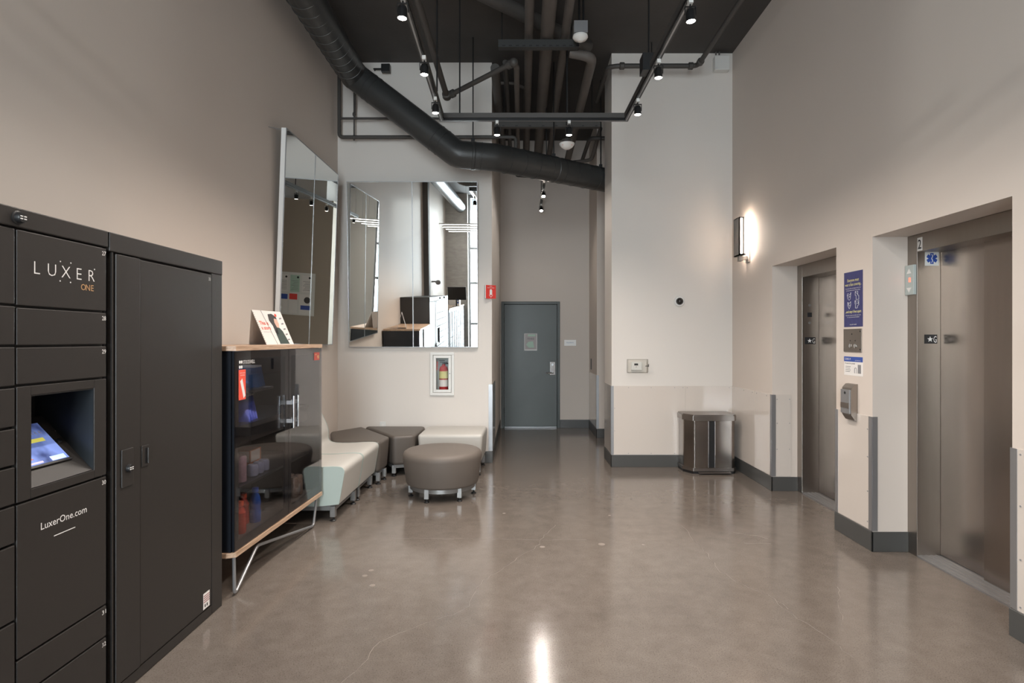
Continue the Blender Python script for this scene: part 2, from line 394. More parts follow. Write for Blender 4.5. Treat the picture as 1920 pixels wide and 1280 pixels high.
for yc, sgn in ((EO[1][1], 1), (EO[0][1], 1), (EO[0][0], -1), (EO[1][0], -1)):
    g = .032
    y0, y1 = (yc, yc + g) if sgn > 0 else (yc - g, yc)
    mm = MB().box(XR - T - .003, XR - T, y0 - .003, y1 + .003, PZ0, PZ1)
    ya = yc - T - .003 if sgn > 0 else yc + T
    mm.box(XR - T, XR + g, ya, ya + .003, PZ0, PZ1)
    mm.build('corner_guard', M_alu, wR)
screws(wR, [(XR - T, EO[0][1] + .05, z) for z in (.87, .67, .42, .2)] + [(XR - T, EO[1][0] - .03, z) for z in (.85, .63, .4)] +
       [(XR - T, 2.90, z) for z in (.94, .68, .41, .17)] + [(XR - T, y, PZ1 - .02) for y in (5.9, 6.15, 6.26, 6.5, 6.8)], (-1, 0, 0))
screws(wR, [(x, EO[1][1] - T, z) for x in (XR + .045, XE - .085) for z in (.92, .68, .42)], (0, -1, 0))
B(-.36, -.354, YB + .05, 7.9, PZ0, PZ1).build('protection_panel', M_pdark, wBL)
MB().box(-.40, -.352, YB - .006, YB - .003, PZ0, PZ1).box(-.355, -.352, YB - .003, YB + .04, PZ0, PZ1).build('corner_guard', M_alu, wBL)
B(1.164, 1.17, 8.93, YD - .02, PZ0, PZ1).build('protection_panel', M_panel, wCR)
MB().box(1.162, 1.20, 8.884, 8.887, PZ0, PZ1).box(1.162, 1.165, 8.887, 8.93, PZ0, PZ1).build('corner_guard', M_alu, wCR)
B(1.161, 1.169, 9.55, 9.62, 1.02, 1.20).build('light_switch', M_black, wCR)

# floor cracks, control joint and paint dots (thin fillings lying in the slab)
def crack(pts, wd, name='crack'):
    P = [at(x, y, HC * F / (y - CY)) for x, y in pts]; Q = []
    for i in range(len(P) - 1):
        n = max(2, int((P[i + 1] - P[i]).length / .05))
        for k in range(n):
            q = P[i].lerp(P[i + 1], k / n)
            if k: q += Vector((random.uniform(-.012, .012), random.uniform(-.012, .012), 0))
            Q.append(q)
    Q.append(P[-1]); mm = MB()
    for i in range(len(Q) - 1):
        d = (Q[i + 1] - Q[i]); s = Vector((-d.y, d.x, 0)).normalized() * wd * random.uniform(.5, 1.3)
        a = Q[i].copy(); a.z = .0001
        mm.obox(a - s / 2, d, s, (0, 0, .0004))
    return mm.build(name, M_crack, fl)
crack([(640, 1280), (690, 1235), (712, 1203), (780, 1175), (830, 1157), (880, 1136), (892, 1108), (905, 1088), (940, 1068), (985, 1036), (1012, 1020), (1020, 1003), (1042, 984)], .0024)
crack([(1278, 985), (1305, 1015), (1328, 1038), (1350, 1072), (1392, 1095), (1420, 1108), (1468, 1132), (1478, 1142)], .002)
crack([(1570, 1100), (1573, 1140), (1585, 1180)], .002)
crack([(1440, 1115), (1495, 1160), (1530, 1180), (1560, 1200), (1600, 1232)], .0024)
crack([(735, 1008), (900, 1010), (1010, 1012), (1100, 1012)], .002, 'control_joint')
crack([(1375, 998), (1420, 1004), (1440, 1010)], .006); crack([(1395, 1018), (1445, 1019)], .006)
for x, y, r in ((696, 1069, .018), (684, 1079, .018), (698, 1097, .018), (1017, 1025, .02), (1128, 1020, .026), (1206, 1021, .012), (945, 962, .014), (1143, 966, .012)):
    p = at(x, y, HC * F / (y - CY)); MB().lathe((p.x, p.y, .0001), [(0, 0), (r, 0), (r, .0005), (0, .0005)], n=14).build('paint_spot', M_crack, fl)

# ------------------------------------------------------------------ corridor door
d = thing('door_1', (.16, YD, 0), None, None); d['kind'] = 'structure'
x0, x1, zt = -.339, .667, 2.168; fw = .047
MB().box(x0, x0 + fw, YD - .02, YD + .1, 0, zt).box(x1 - fw, x1, YD - .02, YD + .1, 0, zt).box(x0 + fw, x1 - fw, YD - .02, YD + .1, zt - fw, zt).build('door_frame', M_frame, d, bevel=.003)
lf = B(x0 + fw + .004, x1 - fw - .004, YD + .012, YD + .055, .012, zt - fw - .004).build('door_leaf', M_door, d, bevel=.002)
B(x0 + fw + .01, x1 - fw - .01, YD + .002, YD + .012, .006, .018).build('door_sweep', M_alu, lf)
for z in (.3, 1.05, 1.85): MB().cyl((x0 + fw, YD + .004, z - .05), (x0 + fw, YD + .004, z + .05), .007, n=8).build('hinge', M_frame, d)
a = at(1031, 703, YD); b = at(1041, 678, YD)
hd = B(a.x, b.x, YD - .012, YD + .012, a.z, b.z).build('lock_plate', M_chrome, d, bevel=.003)
MB().cyl((a.x + .045, YD - .02, b.z - .05), (a.x + .045, YD - .012, b.z - .05), .018, n=16).build('key_cylinder', M_alu, hd)
MB().tube([(a.x + .05, YD - .012, a.z + .04), (a.x + .05, YD - .06, a.z + .04), (a.x - .07, YD - .06, a.z + .04)], .011, fillet=.02).build('lever_handle', M_chrome, d)
# notice taped on the door
a = at(983, 657, YD + .01); b = at(1007, 625, YD + .01)
t = thing('notice_sheet', (a.x, YD, a.z), 'green and white paper notice in a clear sleeve taped on the grey door', 'notice')
yy = YD + .012 - .0008
plate('sheet', (a.x, yy, a.z), *RF, b.x - a.x, b.z - a.z, M_wink, t)
plate('sleeve', (a.x + .01, yy, a.z + .02), *RF, b.x - a.x - .02, b.z - a.z - .025, mat('pale_mauve_paper', (.42, .38, .38), .5), t, off=.0008)
plate('green_band', (a.x + .06, yy, b.z - .05), *RF, .13, .035, M_paperg, t, off=.0016)
text('printed_text', 'THIS', (a.x + .11, yy, b.z - .105), *RF, .028, M_ink, t, width=.12, depth=.0018, align='C')
MB().prism([Vector((a.x + .03, yy - .0015, a.z + .10)), Vector((a.x + .08, yy - .0015, a.z + .05)), Vector((a.x + .17, yy - .0015, a.z + .05)), Vector((a.x + .15, yy - .0015, a.z + .16)), Vector((a.x + .07, yy - .0015, a.z + .15))], (0, -.0008, 0)).build('green_picture', M_paperg, t)
for q in (a.x, b.x - .01): plate('sleeve_edge', (q, yy, a.z), *RF, .01, b.z - a.z, M_wink, t, off=.0008)
# room sign beside the door
a = at(1058, 648, YD); b = at(1080, 637, YD)
t = thing('room_sign', (a.x, YD, a.z), 'small white rectangular sign with blue lettering right of the grey door', 'sign')
B(a.x, b.x, YD - .006, YD, a.z, b.z).build('sign_plate', mat('bright_white_sign', (.92, .92, .91), .4, var=.01), t)
text('lettering', 'Residents', ((a.x + b.x) / 2, YD - .006, (a.z + b.z) / 2 - .005), *RF, .020, mat('soft_blue_ink', (.22, .32, .48), .5), t, width=.12, align='C')

# ------------------------------------------------------------------ fire extinguisher cabinet and sign
x0, x1, z0, z1 = -1.118, -.822, .83, 1.362
t = thing('fire_extinguisher_cabinet', ((x0 + x1) / 2, YB, z0), 'white framed fire extinguisher cabinet with glass door set in the back wall', 'cabinet')
def frame(mb, x0, x1, z0, z1, w_, y0, y1):
    return mb.box(x0, x1, y0, y1, z0, z0 + w_).box(x0, x1, y0, y1, z1 - w_, z1).box(x0, x0 + w_, y0, y1, z0 + w_, z1 - w_).box(x1 - w_, x1, y0, y1, z0 + w_, z1 - w_)
frame(MB(), x0, x1, z0, z1, .034, YB - .022, YB - .001).build('cabinet_frame', M_offw, t, bevel=.003)
cdr = frame(MB(), x0 + .038, x1 - .038, z0 + .038, z1 - .038, .034, YB - .018, YB - .004).build('cabinet_door', M_offw, t, bevel=.002)
B(x0 + .07, x1 - .07, YB - .013, YB - .010, z0 + .07, z1 - .07).build('pane', M_cover, cdr)
MB().cyl((x1 - .055, YB - .02, 1.10), (x1 - .055, YB - .018, 1.10), .006, n=10).build('latch', M_grin, cdr)
text('lettering', 'FIRE', (x0 + .078, YB - .0135, z1 - .12), (0, 0, -1), (1, 0, 0), .018, M_red, cdr, width=.10)
m = MB().box(fx0 + .002, fx1 - .002, YB + .15, YB + .158, fz0 + .002, fz1 - .002)
m.build('back_panel', mat('pale_blue_grey_liner', (.45, .5, .5), .5), t)
t = thing('fire_extinguisher', (-.965, YB + .07, fz0), 'red fire extinguisher with yellow label inside the white wall cabinet', 'fire extinguisher')
MB().lathe((-.965, YB + .075, fz0 + .002), [(0, 0), (.052, 0), (.055, .01), (.055, .27), (.045, .31), (.02, .33), (.02, .345), (0, .345)], n=24).build('cylinder_body', M_redx, t)
MB().lathe((-.965, YB + .075, fz0 + .17), [(.0556, 0), (.0563, 0), (.0563, .09), (.0556, .09)], n=24).build('yellow_label', M_yel, t)
MB().lathe((-.965, YB + .075, fz0 + .07), [(.0556, 0), (.0563, 0), (.0563, .085), (.0556, .085)], n=24).build('white_label', M_paper, t)
MB().cyl((-.965, YB + .075, fz0 + .345), (-.965, YB + .075, fz0 + .37), .016, n=12).box(-1.01, -.92, YB + .068, YB + .082, fz0 + .365, fz0 + .375).box(-1.02, -.95, YB + .068, YB + .082, fz0 + .385, fz0 + .395).build('valve_handle', M_black, t)
MB().tube([(-.95, YB + .075, fz0 + .35), (-.90, YB + .07, fz0 + .36), (-.895, YB + .07, fz0 + .25), (-.90, YB + .07, fz0 + .12)], .008, fillet=.03).build('hose', M_black, t)
a = at(908, 560, YB); b = at(930, 535, YB)
t = thing('fire_extinguisher_sign', (-.40, YB, a.z), 'red and white V-shaped fire extinguisher sign on the wall corner', 'sign')
MB().prism([(a.x, YB, a.z), (a.x + .018, YB - .07, a.z), (a.x + .026, YB - .07, a.z), (a.x + .012, YB, a.z)], (0, 0, b.z - a.z)).build('side_flap', M_offw, t)
p0 = Vector((a.x + .024, YB - .072, a.z)); p1 = Vector((-.31, YB - .012, a.z)); rt = (p1 - p0)
MB().obox(p0, rt, (0, 0, b.z - a.z), rt.cross(Vector((0, 0, 1))).normalized() * -.004).build('red_face', M_red, t)
rt.normalize(); hh = b.z - a.z; mid = (p0 + p1) / 2; nn = rt.cross(Vector((0, 0, 1)))
text('lettering', 'FIRE', mid + Vector((0, 0, hh - .022)), rt, (0, 0, 1), .012, M_wink, t, width=.03, align='C')
text('lettering', 'EXTINGUISHER', mid + Vector((0, 0, hh - .038)), rt, (0, 0, 1), .010, M_wink, t, width=.09, align='C')
mm = MB()
mm.prism([mid + rt * q[0] + Vector((0, 0, q[1])) + nn * .001 for q in ((-.016, .045), (.016, .045), (.016, .10), (.006, .115), (-.006, .115), (-.016, .10))], nn * .0006)
mm.prism([mid + rt * q[0] + Vector((0, 0, q[1])) + nn * .001 for q in ((-.028, .045), (0, .012), (.028, .045), (.022, .045), (0, .02), (-.022, .045))], nn * .0006)
mm.build('extinguisher_symbol', M_wink, t)
# outlet
t = thing('wall_outlet', (-1.68, YB, .40), 'white wall outlet low on the back wall behind the brown seats', 'outlet')
a = at(712, 790, YB)
B(a.x, a.x + .075, YB - .006, YB, a.z - .115, a.z).build('outlet_plate', M_offw, t, bevel=.002)
for z in (a.z - .045, a.z - .09): MB().cyl((a.x + .0375, YB - .009, z), (a.x + .0375, YB - .006, z), .016, n=14).build('socket', M_white, t)

# ------------------------------------------------------------------ mirrors (leaning forward on hidden hangers)
def mirror(name, label, o, right, up, wd, ht, back):
    o = Vector(o); right = Vector(right).normalized(); up = Vector(up).normalized(); n = right.cross(up).normalized(); t_ = .045
    t = thing(name, o, label, 'mirror', 'leaning wall mirrors')
    MB().obox(o - n * t_, right * wd, up * ht, n * (t_ - .004)).build('backing_board', M_white, t)
    e = .008; mm = MB()
    for k in range(2):
        u = right * (wd / 2 * k); W = wd / 2
        mm.obox(o + u - n * .004, right * W, up * e, n * .008).obox(o + u + up * (ht - e) - n * .004, right * W, up * e, n * .008)
        mm.obox(o + u - n * .004 + up * e, right * e * .7, up * (ht - 2 * e), n * .008).obox(o + u + right * (W - e * .7) - n * .004 + up * e, right * e * .7, up * (ht - 2 * e), n * .008)
    mm.build('frame', M_alu, t)
    for k in range(2):
        MB().obox(o + right * (wd / 2 * k + e * .5) + up * e * .5 - n * .003, right * (wd / 2 - e), up * (ht - e), n * .0045).build('mirror_glass', M_mir, t)
    tp = o + up * (ht - .01) - n * .03
    q = Vector(back); MB().tube([tp + right * .05, q], .003, n=6).build('hanger_wire', M_grin, t)
    return t
bl = at(654, 651, YB - .05); br = at(896, 650, YB - .05); tl = at(652, 340, YB - .14)
mirror('wall_mirror', 'two-panel wall mirror on the back wall above the seats', bl, (1, 0, 0), (0, (YB - .14) - (YB - .05), tl.z - bl.z), br.x - bl.x, (tl - bl).length, (bl.x + .1, YB, tl.z - .02))
b0 = Vector((XL + .055, 5.24, 1.455)); tp = Vector((-2.135, 5.24, 3.445))
mirror('wall_mirror', 'tall two-panel mirror leaning out from the left wall above the vending cabinet', b0, (0, 1, 0), tp - b0, 1.48, (tp - b0).length, (XL, 5.15, 3.42))

# ------------------------------------------------------------------ elevators
def elevator(y0, y1, label, second):
    t = thing('elevator_entrance', (XE, (y0 + y1) / 2, 0), label, 'elevator', 'elevator entrances')
    xf = XE - .006; yj = y1 - .10; xd = 2.935
    B(xf, xd, yj, y1 - .001, 0, EH - .002).build('far_jamb', M_steel2, t, bevel=.002)
    B(xf, xd, y0 + .001, y0 + .10, 0, EH - .002).build('near_jamb', M_steel2, t, bevel=.002)
    B(xf, xd, y0 + .10, yj, 2.13, EH - .002).build('header', M_steel2, t, bevel=.002)
    ys = yj - .45
    B(xd, xd + .03, ys, yj + .02, .014, 2.135).build('door_panel', M_steel, t, bevel=.0015)
    B(xd - .035, xd - .005, y0 + .09, ys + .03, .014, 2.135).build('door_panel', M_steel, t, bevel=.0015)
    m = MB().box(xf, xd + .05, y0 + .1, yj, .0002, .010)
    for k in range(4): m.box(xf + .02 + k * .035, xf + .035 + k * .035, y0 + .1, yj, .010, .013)
    m.build('sill', M_alu, t)
    # floor marker on the jamb
    zc = HC - (635.5 - CY) * yj / F
    xa = CX; a = at(1733 if second else 1509, 644 if second else 645, yj); b = at(1757 if second else 1529, 627 if second else 632, yj)
    pl = plate('floor_marker', (a.x, yj, a.z), *RF, b.x - a.x, b.z - a.z, M_ink, t, t=.002)
    wd = b.x - a.x; h = b.z - a.z; c = Vector((a.x + wd * .44, yj - .0021, a.z + h * .48)); st = []
    for k in range(10):
        r = h * (.34 if k % 2 == 0 else .14); an = math.pi / 2 + k * math.pi / 5; st.append(c + Vector((math.cos(an) * r, 0, math.sin(an) * r)))
    MB().prism(st, (0, -.0006, 0)).build('star', M_wink, pl)
    text('letter_g', 'G', (a.x + wd * .70, yj - .002, a.z + h * .12), *RF, h * .72, M_wink, pl, width=wd * .24)
    return t, yj
t1, yj1 = elevator(*EO[1], 'farther brushed steel elevator doors next to the wall lamp', False)
t2, yj2 = elevator(*EO[0], 'nearer brushed steel elevator doors marked with number 2 at the right edge', True)
for y, dk in ((572, 0), (590, 1), (605, 0)):
    p = at(1518, y, yj1)
    if dk: plate('key_switch', (p.x - .022, yj1, p.z - .022), *RF, .044, .044, M_ink, t1, t=.003)
    else: MB().cyl((p.x, yj1 - .004, p.z), (p.x, yj1, p.z), .012, n=14).build('call_button', M_alu, t1)
pl = plate('number_plate', (XE - .006, 4.024, 2.135), *RR, .048, .092, M_wink, t2, t=.002)
text('number_2', '2', (XE - .008, 4.017, 2.149), *RR, .064, M_ink, pl, width=.034, bold=.01)
a = at(1734, 498, yj2); b = at(1760, 471, yj2)
pl = plate('medical_sign', (a.x, yj2, a.z), *RF, b.x - a.x, b.z - a.z, M_offw, t2, t=.0015)
c = Vector(((a.x + b.x) / 2, yj2 - .0016, (a.z + b.z) / 2)); mm = MB()
for k in range(3):
    an = math.radians(90 + 60 * k); u = Vector((math.cos(an), 0, math.sin(an))); v = Vector((-u.z, 0, u.x)); L_ = .038; W_ = .0115
    mm.obox(c - u * L_ - v * W_, u * L_ * 2, v * W_ * 2, (0, -.0006 - .0002 * k, 0))
mm.build('six_pointed_star', M_bluei, pl)
MB().tube([c + Vector((-.004, -.002, -.03)), c + Vector((.006, -.002, -.015)), c + Vector((-.005, -.002, 0)), c + Vector((.006, -.002, .015)), c + Vector((-.003, -.002, .03))], .0025, n=6, fillet=.008).build('snake_line', M_wink, pl)
# hall lantern on the far casing
xf = XE - .006
t = thing('hall_lantern', (xf, 4.08, 1.83), 'small glass arrow indicator with red light on the nearer elevator frame', 'indicator light')
B(xf - .022, xf, 4.035, 4.125, 1.835, 2.045).build('lantern_body', mat('frosted_green_glass', (.42, .47, .46), .2, var=.02), t, bevel=.003)
for zc, s in ((1.985, 1), (1.885, -1)):
    MB().prism([(xf - .0222, 4.055, zc), (xf - .0222, 4.105, zc), (xf - .0222, 4.08, zc + s * .035)], (-.001, 0, 0)).build('arrow', M_offw, t)
B(xf - .024, xf - .022, 4.064, 4.080, 1.925, 1.955).build('red_light', E_redled, t)

# ------------------------------------------------------------------ pier posters, button panel, reader
def YR(px): return XR * F / (px - CX)
ya, yb_ = YR(1583), YR(1618)     # far, near
t = thing('face_covering_poster', (XR, (ya + yb_) / 2, 1.61), 'tall dark blue poster with yellow text between the elevators', 'poster')
z0, z1 = 1.615, 2.035; W = ya - yb_
plate('poster_sheet', (XR, ya, z0), *RR, W, z1 - z0, M_blue, t, t=.0015)
ym = (ya + yb_) / 2; X2 = XR - .0015
text('lettering', 'Everyone must', (X2, ym, 1.960), *RR, .022, M_yel, t, width=.15, align='C', bold=.01)
text('lettering', 'wear a face covering...', (X2, ym, 1.928), *RR, .022, M_yel, t, width=.215, align='C', bold=.01)
text('lettering', 'If you have a face covering you must wear', (X2, ym, 1.905), *RR, .008, M_wink, t, width=.20, align='C')
text('lettering', 'it in all common areas of the building', (X2, ym, 1.890), *RR, .008, M_wink, t, width=.18, align='C')
text('lettering', '...and stay 6 feet apart', (X2, ym, 1.722), *RR, .020, M_yel, t, width=.21, align='C', bold=.01)
text('lettering', 'This notice is required by public health order', (X2, ym, 1.700), *RR, .007, M_wink, t, width=.20, align='C')
text('lettering', 'for essential workers and residents', (X2, ym, 1.686), *RR, .007, M_wink, t, width=.16, align='C')
text('lettering', 'city public health', (X2, ym, 1.630), *RR, .007, M_wink, t, width=.09, align='C')
def outline(pts, wd, name, c, m_, parent):
    mm = MB(); Q = [Vector((X2 - .0008, c[0] - p[0], c[1] + p[1])) for p in pts]
    for i in range(len(Q) - 1): mm.tube([Q[i], Q[i + 1]], wd, n=5)
    return mm.build(name, m_, parent)
for cx_, cz_, pts in (
    (-.05, 1.850, [(-.028, .01), (-.018, -.02), (0, -.03), (.015, -.02), (.022, .028), (.010, .01), (-.02, .022), (-.028, .01), (.012, -.004), (-.012, -.012)]),
    (.05, 1.855, [(-.022, .026), (.012, .026), (.012, -.005), (.024, -.005), (.024, -.035), (-.010, -.035), (-.010, -.004), (-.022, -.004), (-.022, .026), (.010, .002)]),
    (-.05, 1.785, [(-.02, .02), (-.02, -.005), (0, -.032), (.02, -.005), (.02, .024), (0, .01), (-.02, .02), (0, -.01), (.02, .0)]),
    (.05, 1.785, [(-.024, .028), (.024, .028), (.024, -.008), (.010, -.012), (.006, -.030), (-.018, -.030), (-.018, 0), (-.024, .004), (-.024, .028), (-.018, .015), (.02, .015), (.02, .003), (-.014, .003)])):
    outline(pts, .0011, 'line_drawing', (ym - cx_ if False else ym - cx_, cz_), M_wink, t)
t = thing('call_button_panel', (XR, ym, 1.42), 'steel elevator call panel with two buttons between the elevators', 'button panel')
z0, z1 = 1.425, 1.600
B(XR - .006, XR, yb_ + .01, ya, z0, z1).build('face_plate', M_steel2, t, bevel=.001)
for dy in (.03, -.035):
    MB().lathe((XR - .006, ym + dy, z0 + .045), [(0, 0), (.017, 0), (.017, .003), (.012, .006), (0, .006)], n=20, axis=(-1, 0, 0)).build('button', M_chrome, t)
    MB().cyl((XR - .008, ym + dy, z0 + .085), (XR - .006, ym + dy, z0 + .085), .004, n=8).build('indicator', M_ink, t)
MB().cyl((XR - .008, ym + .01, z0 + .135), (XR - .006, ym + .01, z0 + .135), .005, n=8).build('key_hole', M_ink, t)
for z in (z0 + .02, z1 - .02): MB().cyl((XR - .0075, yb_ + .025, z), (XR - .006, yb_ + .025, z), .006, n=8).build('bolt', M_ink, t)
t = thing('health_notice', (XR, ym, 1.24), 'small white paper notice with blue header under the call buttons', 'notice')
z0, z1 = 1.245, 1.388
plate('paper_sheet', (XR, ya, z0), *RR, W, z1 - z0, M_paper, t, t=.001)
plate('blue_header', (XR, ya, z1 - .038), *RR, W, .038, M_bluei, t, t=.0008, off=.001)
text('lettering', 'COVID-19', (XR - .0018, ya - .015, z1 - .026), *RR, .016, M_wink, t, width=.075, bold=.01)
text('lettering', 'public health notice', (XR - .0018, ya - .15, z1 - .030), *RR, .008, M_wink, t, width=.07)
text('lettering', 'Prevent the spread', (XR - .001, ya - .014, z1 - .056), *RR, .010, M_ink, t, width=.13)
for k in range(4): plate('text_line', (XR, ya - .02, z1 - .078 - k * .013), *RR, .07 - .01 * (k % 2), .004, M_grin, t, off=.001)
B(XR - .0022, XR - .001, yb_ + .022, yb_ + .062, z0 + .02, z0 + .085).build('phone_drawing', M_grin, t)
MB().tube([(XR - .002, ym - .02, z0 + .02), (XR - .002, ym - .02, z0 + .06), (XR - .002, ym - .045, z0 + .06), (XR - .002, ym - .045, z0 + .02)], .002, n=5, fillet=.012).build('figure_drawing', M_grin, t)
y0, y1 = YR(1609), YR(1589)
t = thing('card_reader', (XR, (y0 + y1) / 2, .905), 'curved silver card reader below the paper notice between the elevators', 'card reader')
z0, z1 = .905, 1.185
pr = [(0, z0), (-.022, z0 + .006), (-.048, z0 + .045), (-.052, z0 + .08), (-.052, z1 - .06), (-.046, z1 - .03), (-.022, z1 - .003), (0, z1)]
MB().prism([(XR + x, y0 + .004, z) for x, z in pr], (0, y1 - y0 - .016, 0)).build('reader_body', M_steel2, t, bevel=.003)
fp = B(XR - .060, XR - .050, y0 + .012, y1 - .012, z0 + .055, z1 - .045).build('front_plate', M_alu, t, bevel=.001)
MB().lathe((XR - .060, (y0 + y1) / 2, z1 - .07), [(0, 0), (.011, 0), (.011, .001), (0, .001)], n=14, axis=(-1, 0, 0)).build('round_logo', M_ink, fp)
B(XR - .063, XR - .060, y0 + .015, y1 - .015, z0 + .095, z0 + .135).build('sensor_window', M_steel2, fp)

# ------------------------------------------------------------------ sconce
t = thing('wall_sconce', (XR, 6.4, 2.37), 'rectangular bronze wall lamp glowing against the right wall', 'wall lamp')
M_bronze = mat('grey_bronze_metal', (.27, .25, .235), .5, .3, var=.05)
xs = 2.42; ys0, ys1 = 6.30, 6.46
m = MB().box(xs - .035, xs - .02, ys0, ys1, 2.44, 2.86).box(xs - .035, xs + .035, ys0, ys0 + .012, 2.44, 2.46)
m.box(xs - .035, xs + .02, ys1 - .01, ys1, 2.44, 2.86).box(xs - .035, xs + .02, ys0, ys1, 2.44, 2.452).box(xs - .035, xs + .02, ys0, ys1, 2.848, 2.86)
m.box(xs - .035, xs - .027, ys0, ys0 + .01, 2.44, 2.86).box(xs + .005, xs + .02, ys0, ys0 + .01, 2.44, 2.86)
m.build('housing', M_bronze, t)
B(xs - .018, xs + .004, ys0 + .012, ys1 - .012, 2.456, 2.844).build('diffuser', E_sconce, t)
B(xs + .010, xs + .018, ys0 + .02, ys1 - .02, 2.47, 2.83).build('wall_side_glow', E_sconce, t)
MB().box(XR - .012, XR, 6.33, 6.44, 2.37, 2.53).box(xs, XR - .01, 6.37, 6.41, 2.40, 2.44).box(xs - .01, xs + .03, 6.36, 6.42, 2.385, 2.45).build('wall_bracket', M_bronze, t, bevel=.002)

# ------------------------------------------------------------------ small fittings on the white back column
p = at(1273, 565, YBR)
t = thing('dome_camera', (p.x, YBR, p.z - .05), 'small dark dome security camera on the white back wall', 'security camera')
MB().lathe((p.x, YBR, p.z), [(0, 0), (.062, 0), (.064, .012), (.055, .03), (.0, .03)], n=28, axis=(0, -1, 0)).build('camera_base', M_white, t)
MB().ellip((p.x, YBR - .032, p.z), .043, .045, .043).build('dome', mat('dark_glossy_dome', (.02, .018, .018), .06, var=.02), t)
a = at(1175, 698, YBR); b = at(1213, 673, YBR)
t = thing('thermostat', (a.x, YBR, a.z), 'white thermostat inside a clear locking cover on the back wall', 'thermostat')
B(a.x + .05, b.x - .065, YBR - .03, YBR, a.z + .03, b.z - .035).build('thermostat_body', M_white, t, bevel=.004)
B(a.x + .085, a.x + .130, YBR - .032, YBR - .030, a.z + .085, a.z + .108).build('display', M_ink, t)
MB().cyl((a.x + .108, YBR - .032, a.z + .068), (a.x + .108, YBR - .030, a.z + .068), .004, n=8).build('set_button', M_ink, t)
m = MB().box(a.x, b.x, YBR - .070, YBR - .066, a.z, b.z)
for q in ((a.x, a.x + .004), (b.x - .004, b.x)): m.box(q[0], q[1], YBR - .066, YBR, a.z, b.z)
m.box(a.x + .004, b.x - .004, YBR - .066, YBR, a.z, a.z + .004).box(a.x + .004, b.x - .004, YBR - .066, YBR, b.z - .004, b.z)
m.build('clear_cover', M_cover, t)
MB().box(b.x - .03, b.x + .008, YBR - .06, YBR - .05, a.z + .075, a.z + .082).box(b.x + .002, b.x + .010, YBR - .062, YBR - .048, a.z + .07, a.z + .10).build('lock', M_ink, t)
a = at(1336, 137, YBR); b = at(1363, 110, YBR)
t = thing('junction_box', (a.x, YBR, a.z), 'white square box high on the back wall under the ceiling', 'electrical box')
B(a.x, b.x, YBR - .09, YBR, a.z, b.z).build('box_body', M_offw, t, bevel=.008)
for q in (a.x + .03, a.x + .07): MB().tube([(q, YBR - .03, b.z), (q, YBR - .03, ZC)], .009, n=8).build('conduit', M_pipel, t)
a = at(718, 141, YB); b = at(734, 126, YB)
t = thing('wall_sensor', (a.x, YB, a.z), 'small black square device on an arm beside the large duct', 'sensor')  # small sensor box on a wall arm
B(a.x, b.x, YB - .10, YB - .05, a.z, b.z).build('device_body', M_black, t, bevel=.005)
MB().tube([(a.x + .02, YB - .06, (a.z + b.z) / 2), (a.x - .10, YB - .04, (a.z + b.z) / 2 + .01), (a.x - .10, YB, (a.z + b.z) / 2 + .01)], .01, n=8).build('arm', M_black, t)

# ------------------------------------------------------------------ trash can
t = thing('trash_can', (2.15, 6.65, 0), 'two-compartment brushed steel trash can in the corner by the elevators', 'trash can')
def tp(o, y1=6.84): return [(1.87 - o, y1, 0), (1.87 - o, 6.64, 0), (1.955 - o, 6.515 - o, 0), (2.395 + o, 6.515 - o, 0), (2.435 + o, 6.56, 0), (2.435 + o, y1, 0)]
def up_(poly, z): return [(x, y, z) for x, y, _ in poly]
MB().prism(up_(tp(.004), .0), (0, 0, .030)).build('plinth', M_black, t)
MB().prism(up_(tp(.012), .030), (0, 0, .035)).build('base_band', M_binl, t, bevel=.004)
MB().prism(up_(tp(0), .065), (0, 0, .535)).build('body', M_bin, t, bevel=.012, seg=3)
MB().prism(up_(tp(.016), .600), (0, 0, .055)).build('lid_rim', M_binl, t, bevel=.004)
MB().prism(up_(tp(.006), .655), (0, 0, .012)).build('lid', M_binl, t, bevel=.004)
B(2.115, 2.195, 6.508, 6.514, .07, .595).build('center_strip', M_black, t)
MB().cyl((2.118, 6.511, .07), (2.118, 6.511, .595), .005, n=8).cyl((2.192, 6.511, .07), (2.192, 6.511, .595), .006, n=8).build('trim_rod', M_chrome, t)
MB().box(2.0, 2.36, 6.46, 6.515, .014, .026).build('foot_pedal', M_binl, t, bevel=.003)

